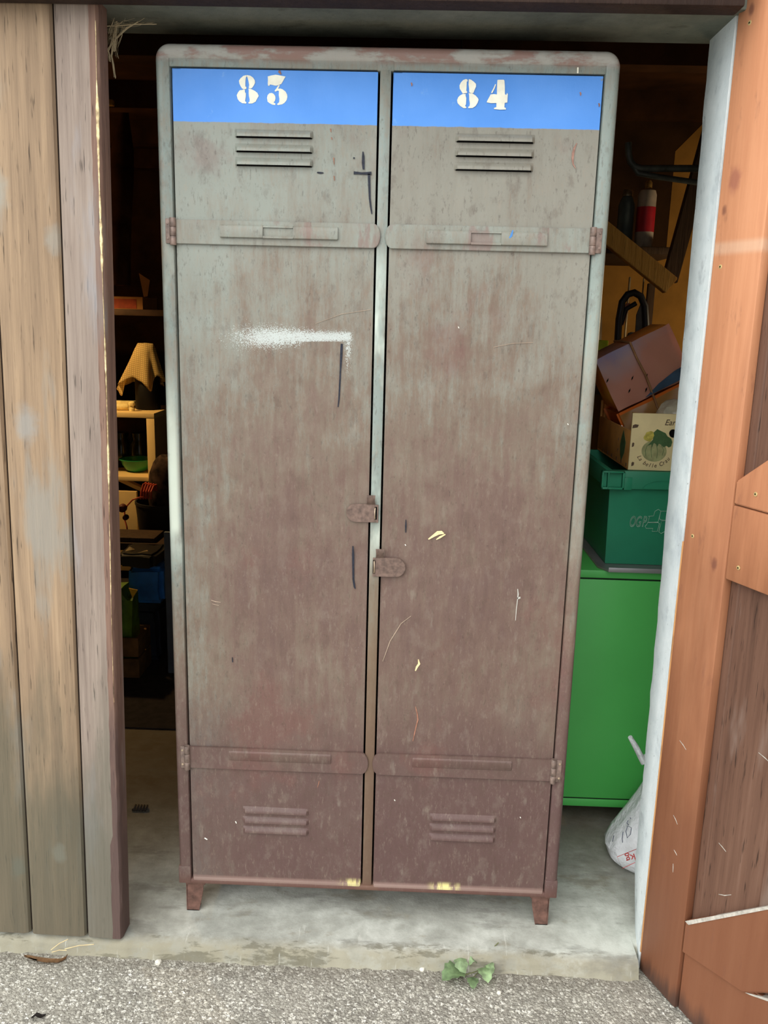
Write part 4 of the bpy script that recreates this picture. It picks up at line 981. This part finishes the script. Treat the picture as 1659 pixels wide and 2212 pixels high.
a, b = at(1330, 792, Y=ty), at(1398, 740, Y=ty); m = MB(); m.box(a.x, b.x, ty-.04, ty+.06, ZB+.0005, b.z, .012); m.build('motor_body', M['blackp'], o)
m = MB(); m.prism([(at(x, y, Y=ty).x, at(x, y, Y=ty).z) for x, y in ((1350, 752), (1350, 722), (1356, 717), (1378, 718), (1398, 726), (1398, 752))], ty-.045, ty-.02, b=.003); m.build('guard_plate', M['greyp'], o)
m = MB(); m.prism([(at(x, y, Y=ty).x, at(x, y, Y=ty).z) for x, y in ((1342, 705), (1344, 672), (1354, 655), (1362, 654), (1355, 680), (1348, 702))], ty+.004, ty+.010); m.build('side_plate', M['copper'], o)
m = MB(); m.prism([(at(x, y, Y=ty).x, at(x, y, Y=ty).z) for x, y in ((1372, 745), (1376, 680), (1386, 655), (1391, 680), (1391, 745))], ty+.004, ty+.012); m.build('side_plate', M['greyp'], o)
M['steel'] = plain('dull steel', (176, 160, 130), 0.4, 0.5, 0.6)
for k, (x, yt, w_, mt, lab) in enumerate(((1361, 598, .0045, 'steel', 'thin steel rod standing directly behind the tool loop, left of two'), (1391, 600, .003, 'steel', 'thin steel rod standing behind the tool loop, right of two'))):
    p = at(x, yt, Y=1.75); m = MB(); m.lathe([(0, ZB+.0005), (w_, ZB+.0005), (w_, p.z-.004), (w_*.5, p.z), (0, p.z)], (p.x, 1.75, 0), 10); tag(m.build('steel_rod', M[mt]), lab, 'rod', 'rods behind the loop tool')
p = at(1408, 612, Y=1.72); m = MB(); m.box(p.x-.014, p.x+.014, 1.715, 1.735, ZB+.0005, p.z, .004); tag(m.build('wooden_stake', M['strut']), 'dark upright stake behind the tool loop, against the ochre wall', 'stake')
M['lime'] = plain('lime yellow plastic', (170, 186, 20), 0.5)
p = at(1304, 744, Y=1.1); m = MB(); m.box(p.x-.03, p.x+.012, 1.085, 1.13, ZB+.0005, ZB+.06, .006); bxx = m; o = tag(empty('tool_case', (p.x, 1.1, ZB)), 'dark case with a lime yellow edge beside the locker, left of the loop tool', 'case')
m.build('case_body', M['blackp'], o); m = MB(); m.box(p.x-.03, p.x+.012, 1.085, 1.13, ZB+.061, at(1304, 735, Y=1.1).z, .004); m.build('lime_edge', M['lime'], o)
M['haze'] = plain('smoky plastic bag', (112, 100, 84), 0.4, 0.4, 0, 0.2, 20)
p = at(1308, 700, Y=1.25); blob('plastic_bag', (p.x-.025, 1.36, (ZB+at(1308, 645, Y=1.25).z)/2), .04, .04, (at(1308, 645, Y=1.25).z-ZB)/2, 'haze', 'smoky plastic bag standing on the bench between locker and loop tool', 'bag', 12, .12, 3, None, 2.2)
# white sack behind the jamb
M['sack'] = plain('white plastic sack', (230, 232, 234), 0.5, 0.35, 0, 0.05, 26, 0.012)
M['sackred'] = plain('red sack print', (196, 64, 60), 0.6); M['sackink'] = plain('blue black handwriting', (58, 66, 92), 0.6)
O = tag(empty('plastic_sack', (.72, .24, 0)), 'white plastic sack marked 10 kg slumped behind the concrete jamb', 'sack')
SYc = .26
def sack_ring(z, xl, xr_, dep, n=36, wob=.0):
    cx_, rx = (xl+xr_)/2, (xr_-xl)/2
    return [(cx_+rx*math.copysign(abs(math.cos(2*PI*k/n))**.8, math.cos(2*PI*k/n))*(1+wob*math.sin(k*3.1+z*40)), SYc+dep*math.copysign(abs(math.sin(2*PI*k/n))**.8, math.sin(2*PI*k/n))*(1+wob*math.cos(k*2.3+z*60)), z) for k in range(n)]
rings = [sack_ring(.0005, .640, .84, .06), sack_ring(.004, .622, .86, .078, wob=.01), sack_ring(.02, .600, .88, .090, wob=.015), sack_ring(.045, .592, .89, .095, wob=.012), sack_ring(.08, .606, .885, .094, wob=.012), sack_ring(.12, .632, .875, .088, wob=.014), sack_ring(.17, .660, .86, .078, wob=.016), sack_ring(.22, .684, .84, .066, wob=.02), sack_ring(.265, .700, .80, .046, wob=.04), sack_ring(.295, .706, .752, .022, wob=.08)]
m = MB(); m.loft(rings); m.build('sack_body', M['sack'], O)
tip = at(1361, 1592, Y=.24); nb = Vector((.722, .26, .292)); mid = at(1374, 1614, Y=.245)
m = MB(); m.tube([nb, Vector((.705, .255, .305)), at(1388, 1642, Y=.25), mid, tip], [.02, .016, .012, .0075, .0055], 10); m.build('twisted_neck', M['sack'], O)
def sack_front(x, z): return SYc-.0955*min(1, 1.0)*1.0
def stick(px, base=.163):
    return at(*px, Y=base)
# red box and text follow the bulging front
q = MB(); c1 = [(1333, 1851), (1380, 1832), (1387, 1856), (1344, 1876)]
Yf = SYc-.0985
cor = [at(*c, Y=Yf) for c in c1]; q.tube(cor, .0007, 6, closed=True)
t = text_mesh('10 kg', .030); pc = at(1374, 1849, Y=Yf); on_face(t, q, (pc.x+.004, Yf, pc.z), PI+math.radians(20), .9)
q.build('printed_weight', M['sackred'], O)
q = MB()
for pl in ([(1346, 1797), (1344, 1812), (1345, 1820)], [(1352, 1796), (1355, 1810), (1362, 1802), (1364, 1788), (1356, 1784), (1352, 1796)], [(1357, 1772), (1354, 1778), (1358, 1782)], [(1361, 1766), (1363, 1769)], [(1326, 1805), (1323, 1818)]):
    q.tube([at(x, y, Y=SYc-.0975+.0 if y > 1790 else SYc-.092) for x, y in pl], .0008, 6)
q.build('handwriting', M['sackink'], O)

# ------------------------------------------------------------------ left background
M['floorshade'] = plain('painted floor shade', (52, 46, 44), 0.95, 0.1, 0, 0.15, 40)
m = MB(); m.box(-1.9, -.25, .862, 3.2, .0005, .006, .001); tag(m.build('floor_shade_sheet', M['floorshade']), 'dark sheet painted as shade on the garage floor in the left gap', 'mat')  # thin dark sheet standing in for the shadow on the garage floor
MZ = .0065
M['cream_lam'] = plain('cream laminate', (226, 196, 138), 0.5, 0.3, 0, 0.04, 8)
U = tag(empty('shelf_unit', (-1.57, 2.65, 0)), 'cream open shelf unit with a towel covered canister on top', 'shelf')
ux = at(333, 905, Y=2.45).x; uz = at(300, 902, Y=2.45).z
def up(name, *a): m = MB(); m.box(*a, .002); return m.build(name, M['cream_lam'], U)
up('unit_top', -1.95, ux, 2.45, 2.86, uz-.002, uz+.022)
wpost = ux-at(317, 950, Y=2.45).x
up('side_panel', ux-wpost, ux, 2.452, 2.85, MZ, uz-.002); up('side_panel', -1.95, -1.95+wpost, 2.452, 2.85, MZ, uz-.002)
zsh = at(300, 1030, Y=2.47).z
up('shelf', -1.95+wpost, ux-wpost, 2.465, 2.85, zsh-.022, zsh); m = MB(); m.box(-1.95+wpost, ux-wpost, 2.84, 2.85, MZ, uz-.002); m.build('back_panel', M['bench'], U)
zdr = at(280, 1061, Y=2.462).z; up('drawer_front', -1.95+wpost, at(297, 1100, Y=2.462).x, 2.455, 2.475, .05, zdr)
UT = uz+.0225
M['lathp'] = M['brace']
a, b = at(240, 1026, Y=2.5), at(306, 1057, Y=2.5); m = MB(); d = (b-a).normalized(); n = Vector((-d.z, 0, d.x))*.010
m.prism([((a+n).x, (a+n).z), ((b+n).x, (b+n).z), ((b-n).x, (b-n).z), ((a-n).x, (a-n).z)], 2.49, 2.53); tag(m.build('wood_offcut', M['cream_lam']), 'pale wooden lath lying slanted under the shelf with the green bowl', 'lath')
M['bowl'] = plain('green plastic bowl', (40, 140, 84), 0.3, 0.5, 0, 0.08, 12)
bc = at(296, 1005, Y=2.62); m = MB(); m.lathe([(0, 0), (.035, 0), (.055, .012), (.072, .036), (.080, .062), (.088, .064), (.088, .067), (.078, .066), (.070, .040), (.052, .016), (0, .006)], (bc.x, 2.62, zsh+.0005), 36)
tag(m.build('bowl', M['bowl']), 'green plastic bowl on the lower shelf of the cream unit', 'bowl')
M['jar'] = plain('dark green glass', (24, 36, 22), 0.2, 0.6, 0, 0.2, 12)
for k, (px, lab) in enumerate(((262, 'dark green glass jar at the left behind the green bowl'), (301, 'dark green glass jar directly behind the green bowl'))):
    c = at(px, 980, Y=2.76); m = MB(); m.lathe([(0, 0), (.046, 0), (.05, .006), (.05, .12), (.036, .142), (.036, .16), (.041, .16), (.041, .18), (0, .18)], (c.x, 2.76, zsh+.0005), 24)
    tag(m.build('glass_jar', M['jar']), lab, 'jar', 'dark jars behind the bowl')
# canister under a checked towel
def towel_mat():
    g = NG('cream checked towel', 0.9, 0.1)
    a = g.m('ABSOLUTE', g.m('SINE', g.mul(g.add(g.x, g.mul(g.y, .35)), 330))); b = g.m('ABSOLUTE', g.m('SINE', g.mul(g.add(g.z, g.mul(g.x, .2)), 330)))
    l = g.m('MAXIMUM', g.sm(a, .80, .95), g.sm(b, .80, .95)); g.col(g.mix(g.mul(l, .6), (232, 208, 146), (150, 116, 62))); return g.mat
M['towel'] = towel_mat()
cy = 2.64; cl, cr = at(294, 870, Y=cy).x, at(346, 870, Y=cy).x; cc_ = (cl+cr)/2; rc = (cr-cl)/2; zt_ = at(330, 742, Y=cy).z
m = MB(); m.lathe([(0, 0), (rc*.96, 0), (rc, .005), (rc, .20), (rc*.75, .23), (.030, .26), (.030, zt_-UT-.004), (0, zt_-UT-.004)], (cc_, cy, UT), 30)
M['blackcan'] = plain('black canister', (10, 9, 9), 0.6, 0.2)
tag(m.build('canister', M['blackcan']), 'black canister on the cream shelf unit under a checked towel', 'canister')
m = MB(); nth = 72
def hem(t):  # how far down the cloth hangs at each bearing (0 = right, pi/2 = back, pi = left, 3pi/2 = towards the camera)
    keys = [(0, .19), (.8, .22), (1.6, .20), (2.4, .20), (3.0, .235), (3.5, .265), (3.95, .20), (4.4, .165), (4.8, .185), (5.25, .235), (5.7, .16), (6.2832, .19)]
    for (a, va), (b, vb) in zip(keys, keys[1:]):
        if a <= t <= b: s_ = (t-a)/(b-a); s_ = s_*s_*(3-2*s_); return va+(vb-va)*s_
    return .2
rings = []
for j in range(16):
    s_ = j/15; ring = []
    for k in range(nth):
        t = 2*PI*k/nth; h = hem(t)*s_*1.0
        rr = (.036 + (.066+.016*math.cos(t-PI))*(s_**.9)) if j else .001
        rr *= 1+.16*s_*math.cos(6*t+1.0)+.05*s_*math.cos(11*t)
        if j == 1: rr = .034
        ring.append((cc_-.003+rr*math.cos(t)*1.12-.012*s_, cy+rr*math.sin(t), zt_+.002-(h if j > 1 else .002*j)))
    rings.append(ring)
m.loft(rings, caps=False); bmesh.ops.solidify(m.bm, geom=m.bm.faces[:], thickness=-.0012)
tag(m.build('tea_towel', M['towel'], sharp=80), 'cream checked tea towel draped over the black canister', 'towel')
M['ivory'] = plain('ivory plastic', (232, 212, 150), 0.5)
p = at(262, 880, Y=2.55); o = tag(empty('small_bottle', (p.x, 2.55, UT)), 'small ivory bottle lying on its side on the cream shelf unit', 'bottle')
m = MB(); m.lathe([(0, -.034), (.014, -.034), (.0165, -.03), (.0165, .02), (.011, .028), (.010, .04), (0, .04)], n=20, mat=Matrix.Translation((p.x, 2.55, UT+.017)) @ Matrix.Rotation(-PI/2+.25, 4, 'Z') @ Matrix.Rotation(PI/2, 4, 'X')); m.build('body', M['ivory'], o)
p = at(285, 884, Y=2.53); m = MB(); m.lathe([(0, 0), (.014, 0), (.014, .012), (.010, .016), (.010, .026), (.016, .028), (.016, .040), (.012, .044), (0, .044)], (p.x, 2.53, UT), 20); tag(m.build('small_jar', M['ivory']), 'small ivory jar standing beside the black canister', 'jar')
p = at(292, 870, Y=2.78); m = MB(); m.box(-1.75, p.x, 2.76, 2.80, UT, at(280, 866, Y=2.78).z, .004); tag(m.build('flat_box', M['ivory']), 'long flat cream box at the back of the shelf unit top', 'box')
# low bench with a bucket
BZt = .42
table('low_bench', -1.95, -.82, 1.62, 1.80, BZt, .03, 'narrow low dark bench in front of the black bucket in the left gap', 'bench')
m = MB(); m.box(-1.8, at(336, 1160, Y=1.66).x, 1.64, 1.78, BZt+.0005, BZt+.018, .002); tag(m.build('loose_board', M['strut']), 'dark loose board lying along the front of the low bench', 'board')
M['bucket'] = plain('black rubber bucket', (34, 30, 28), 0.6, 0.3, 0, 0.2, 20)
bl = at(294, 1080, Y=2.03).x; rB = .135; zB = at(330, 1080, Y=2.03).z; bcx = bl+rB
BZt = .30
m = MB(); m.box(bcx-.13, bcx+.13, 1.90, 2.16, MZ, BZt, .004); tag(m.build('wooden_box', M['bench']), 'dark wooden box under the black bucket, behind the low bench', 'box')
m = MB(); m.lathe([(0, 0), (rB*.82, 0), (rB*.84, .004), (rB*.98, zB-BZt-.012), (rB, zB-BZt-.012), (rB, zB-BZt), (rB*.95, zB-BZt), (rB*.80, .01), (0, .008)], (bcx, 2.03, BZt+.0005), 40)
tag(m.build('bucket', M['bucket']), 'black rubber bucket behind the low bench beside the locker edge', 'bucket')
M['darkcloth'] = plain('dark brown mottled cloth', (64, 50, 42), 0.9, 0.1, 0, 0.6, 30)
p = at(352, 1020, Y=2.03); blob('dark_bag', (p.x+.012, 2.03, zB+.055), .085, .062, .152, 'darkcloth', 'dark mottled cloth bag stuffed into the black bucket', 'bag', 4, .14, 3, None, 2.5)
M['cord'] = plain('orange red cable', (190, 74, 44), 0.5, 0.4)
o = tag(empty('extension_cord', at(315, 1060, Y=1.92)), 'orange red cable looped over the rim of the black bucket', 'cable')
m = MB()
for k in range(5):
    x = 306+5.5*k; m.tube([at(x-2, 1078, Y=1.90), at(x-1, 1062, Y=1.895), at(x+4, 1046+k, Y=1.91), at(x+9, 1043+k, Y=1.93), at(x+10, 1060, Y=1.94)], .0042, 8)
m.build('coil', M['cord'], o)
m = MB(); m.tube([at(318, 1074, Y=1.90), at(300, 1075, Y=1.88), at(286, 1080, Y=1.88), at(275, 1092, Y=1.88), at(269, 1104, Y=1.87), at(270, 1125, Y=1.86), at(274, 1138, Y=1.84), at(275, 1147, Y=1.84)], .0032, 8); m.build('lead', M['cord'], o)
M['plug'] = plain('dark red plug', (92, 40, 28), 0.6)
for px, r_ in (((267, 1096), .018), ((274, 1116), .012)): p = at(*px, Y=1.865); m = MB(); m.lathe([(0, 0), (r_*.8, 0), (r_, .006), (r_, .022), (r_*.6, .03), (0, .03)], n=18, mat=Matrix.Translation(p) @ Matrix.Rotation(PI/2, 4, 'X')); m.build('plug', M['plug'], o)
# pile under and before the bench
M['blue'] = plain('blue plastic bag', (44, 116, 190), 0.45, 0.4, 0, 0.2, 12); M['blackbag'] = plain('black plastic bag', (18, 17, 18), 0.4, 0.4, 0, 0.2, 20)
M['navy'] = plain('dark navy sack', (34, 40, 52), 0.6, 0.3, 0, 0.3, 12); M['gbag'] = plain('olive green bag', (92, 122, 34), 0.5, 0.3, 0, 0.3, 14)
M['yel'] = plain('yellow flap', (226, 176, 40), 0.6); M['crateold'] = plain('old brown crate wood', (110, 78, 46), 0.8, 0.2, 0, 0.25, 20); M['pale'] = plain('pale paper', (236, 220, 190), 0.7)
yb_ = 1.46
zb0, zb1 = at(330, 1296, Y=yb_).z, at(330, 1218, Y=yb_).z
def soft_box(name, x0, x1, y0, y1, z0, z1, mat, label, cat, seed=0, amp=.012):
    from mathutils import noise as NZ
    t = bmesh.new(); bmesh.ops.create_cube(t, size=1); bmesh.ops.bevel(t, geom=t.edges[:], offset=.12, segments=3, affect='EDGES'); bmesh.ops.subdivide_edges(t, edges=t.edges[:], cuts=2, use_grid_fill=True)
    for v in t.verts:
        p = Vector(((x0+x1)/2+v.co.x*(x1-x0), (y0+y1)/2+v.co.y*(y1-y0), (z0+z1)/2+v.co.z*(z1-z0)))
        n_ = NZ.noise_vector(p*14+Vector((seed, seed, 0)))*amp
        if v.co.z > -.45: p += n_
        p.z = max(p.z, z0); v.co = p
    m = MB(); m.merge(t); return tag(m.build(name, M[mat]), label, cat)
soft_box('sack', at(296, 1330, Y=yb_).x, at(352, 1330, Y=yb_).x, 1.40, 1.60, MZ, zb0-.004, 'navy', 'dark navy sack on the dark floor sheet under the blue bag', 'sack', 2, .008)
soft_box('plastic_bag', at(286, 1260, Y=yb_).x, at(360, 1260, Y=yb_).x, 1.40, 1.60, zb0, zb1, 'blue', 'blue plastic bag piled in front of the low bench', 'bag', 5, .008)
zk = at(310, 1190, Y=1.45).z
soft_box('plastic_bag', at(262, 1210, Y=1.45).x, at(346, 1210, Y=1.45).x, 1.38, 1.58, zb1+.003, zk, 'blackbag', 'black plastic bag on top of the blue bag', 'bag', 9, .010)
for k, (pts, lab) in enumerate(((((262, 1199), (280, 1180), (291, 1186), (282, 1198)), 'pale crumpled paper at the left on the black bag'), (((298, 1194), (318, 1188), (324, 1196), (308, 1198)), 'pale crumpled paper at the right on the black bag'))):
    m = MB(); P = [at(x, y, Y=1.42+.02*j) for j, (x, y) in enumerate(pts)]; V = [m.bm.verts.new(p_) for p_ in P]; c_ = m.bm.verts.new(sum(P, Vector())/4+Vector((0, -.015, .008)))
    for i in range(4): m._q((V[i], V[(i+1) % 4], c_))
    bmesh.ops.solidify(m.bm, geom=m.bm.faces[:], thickness=.0015); tag(m.build('crumpled_paper', M['pale'], smooth=False), lab, 'paper', 'papers on the black bag')
yc = 1.24; xc1 = at(299, 1400, Y=yc).x; zc1 = at(299, 1376, Y=yc).z
o = tag(empty('wooden_crate', (xc1-.18, yc+.13, MZ)), 'old brown wooden crate on the dark floor sheet beside the left door', 'crate')
for k in range(2):
    z0_ = MZ+(zc1-MZ)*(.02+.5*k); z1_ = MZ+(zc1-MZ)*(.46+.5*k)
    m = MB(); m.box(xc1-.36, xc1, yc, yc+.010, z0_, z1_, .001); m.build('slat', M['crateold'], o); m = MB(); m.box(xc1-.36, xc1, yc+.14, yc+.15, z0_, z1_, .001); m.build('slat', M['crateold'], o)
    m = MB(); m.box(xc1-.010, xc1, yc+.011, yc+.139, z0_, z1_, .001); m.build('slat', M['crateold'], o)
m = MB(); m.box(xc1-.36, xc1-.012, yc+.011, yc+.139, MZ, MZ+.008); m.build('base', M['crateold'], o)
g0, g1 = MZ+.0085, at(285, 1262, Y=1.34).z
gb = soft_box('shopping_bag', xc1-.30, at(296, 1320, Y=1.34).x, 1.262, 1.372, g0, g1, 'gbag', 'olive green bag with a yellow flap standing in the wooden crate', 'bag', 6, .010)
m = MB(); m.prism([(at(x, y, Y=1.262).x, at(x, y, Y=1.262).z) for x, y in ((279, 1270), (298, 1274), (287, 1292))], 1.258, 1.262)
f = m.build('yellow_flap', M['yel']); f.parent = gb
m = MB(); yp = 1.62; x0_ = at(358, 1300, Y=yp).x; m.box(x0_, x0_+.22, yp-.01, yp+.01, MZ, .415, .003)
M['bluegrey'] = plain('blue grey board', (92, 102, 116), 0.6, 0.3, 0, 0.1, 12)
bpY = 1.30; x0_ = at(358, 1300, Y=bpY).x; zbt = at(365, 1372, Y=bpY).z
# pale blue board standing just behind the locker edge
m = MB(); m.box(x0_, x0_+.16, bpY, bpY+.018, MZ, at(365, 1150, Y=bpY).z, .003); tag(m.build('blue_board', M['bluegrey']), 'blue grey board standing upright behind the left edge of the locker', 'board')
# high shelf, box, coat
m = MB(); e1_ = at(243, 220, Y=1.75); m.box(-2.4, e1_.x, 1.75, 1.775, at(243, 227, Y=1.75).z, at(243, 214, Y=1.75).z, .003); struct(m.build('trim_5', M['brace']))
sh = at(280, 668, Y=2.55).z
m = MB(); m.box(-2.4, -1.12, 2.5, 2.9, sh-.03, sh, .003); struct(m.build('trim_6', M['bench']))
M['card'] = plain('brown cardboard', (134, 92, 52), 0.85, 0.1, 0, 0.12, 12); M['cardred'] = plain('red brown print', (120, 48, 26), 0.8)
xa, xb = at(240, 650, Y=2.56).x, at(308, 650, Y=2.56).x
o = tag(empty('cardboard_box', ((xa+xb)/2, 2.66, sh)), 'open cardboard box with a raised flap on the dark left shelf', 'box')
m = shell(xa-.1, xb, 2.56, 2.80, xa-.1, xb, 2.56, 2.80, sh+.0005, at(280, 641, Y=2.56).z, .004); m.build('box_body', M['card'], o, smooth=False)
m = MB(); m.box(xa-.1, xb-.03, 2.5585, 2.5598, sh+.004, at(280, 644, Y=2.56).z-.004); m.build('printed_front', M['cardred'], o)
p0, p1 = at(300, 590, Y=2.6), at(322, 640, Y=2.6); m = MB(); m.prism([(xb-.006, at(300, 641, Y=2.58).z), (p0.x, p0.z), (at(321, 605, Y=2.58).x, at(321, 605, Y=2.58).z), (at(316, 640, Y=2.58).x, at(316, 640, Y=2.58).z)], 2.60, 2.603); m.build('flap', M['card'], o)
M['coat'] = plain('dark brown coat cloth', (64, 40, 22), 0.95, 0.05, 0, 0.35, 10)
CYc = 2.3
o = tag(empty('hanging_coat', at(270, 240, Y=CYc)), 'dark brown coat hanging in shadow between the left door and the locker', 'coat')
m = MB(); rings = []
for k in range(14):
    s_ = k/13; y_ = 236+380*s_; l_ = 262-30*min(1, s_*3)-6*s_; r_ = 276+12*min(1, s_*4)-14*max(0, s_-.4)
    a, b = at(l_, y_, Y=CYc), at(r_, y_, Y=CYc); c_ = (a+b)/2; w_ = (b.x-a.x)/2
    rings.append([(c_.x+w_*math.cos(t_)*(1+.08*math.cos(4*t_+s_*3)), CYc+.06*math.sin(t_)*(.4+s_*.8), c_.z) for t_ in [2*PI*j/24 for j in range(24)]])
m.loft(rings); m.build('coat_body', M['coat'], o)
m = MB(); hp = at(270, 236, Y=CYc); m.tube([hp-Vector((0, 0, .01)), hp+Vector((0, 0, .03)), Vector((hp.x, CYc, 2.225))], .003, 6); m.build('hanger_hook', M['brass'], o)
m = MB(); p = at(996, 85, Y=.9); m.tube([Vector((p.x, .9, 2.222)), Vector((p.x+.002, .9, 2.05)), Vector((p.x-.004, .9, 1.78)), Vector((p.x, .9, 1.5))], .003, 8)
tag(m.build('hanging_cable', M['blackp']), 'thin dark cable hanging from the ceiling above the locker', 'cable')

# ------------------------------------------------------------------ world, light, view
w = bpy.data.worlds.new('overcast sky'); sc.world = w; w.use_nodes = True
nt = w.node_tree; bg = nt.nodes['Background']
tc = nt.nodes.new('ShaderNodeTexCoord'); sx = nt.nodes.new('ShaderNodeSeparateXYZ'); nt.links.new(tc.outputs['Generated'], sx.inputs[0])
rp = nt.nodes.new('ShaderNodeValToRGB'); nt.links.new(sx.outputs[2], rp.inputs[0])
e = rp.color_ramp.elements; e[0].position = 0.0; e[0].color = (.72, .76, .80, 1); e[1].position = 0.75; e[1].color = (1.0, 1.03, 1.06, 1)
nt.links.new(rp.outputs[0], bg.inputs['Color']); bg.inputs['Strength'].default_value = 1.0
def sun(name, rot, energy, angle, color):
    l = bpy.data.lights.new(name, 'SUN'); l.energy = energy; l.angle = math.radians(angle); l.color = color
    o = bpy.data.objects.new(name, l); COL.objects.link(o); o.rotation_euler = rot; return o
sun('bright_cloud', (math.radians(52), 0, math.radians(-38)), 1.25, 70, (1, .985, .95))
def lamp(name, loc, power, color, r):
    l = bpy.data.lights.new(name, 'POINT'); l.energy = power; l.color = color; l.shadow_soft_size = r
    o = bpy.data.objects.new(name, l); COL.objects.link(o); o.location = loc; return o
sl = bpy.data.lights.new('shaded_lamp', 'SPOT'); sl.energy = 26; sl.color = (1, .64, .25); sl.spot_size = math.radians(148); sl.spot_blend = .25; sl.shadow_soft_size = .04
so = bpy.data.objects.new('shaded_lamp', sl); COL.objects.link(so); so.location = (-1.75, 2.02, 1.62)
lamp('lamp_glow', (-1.75, 2.02, 1.66), 1.6, (1, .6, .25), .05)
lamp('right_fill_light', (1.45, 1.22, 1.36), 3.6, (1, .77, .46), .04)  # unseen light, added to brighten the ochre wall and the brace from below
sc.view_settings.view_transform = 'Standard'; sc.view_settings.look = 'None'; sc.view_settings.gamma = 1; sc.view_settings.use_curve_mapping = False
sc.view_settings.exposure = 0.95
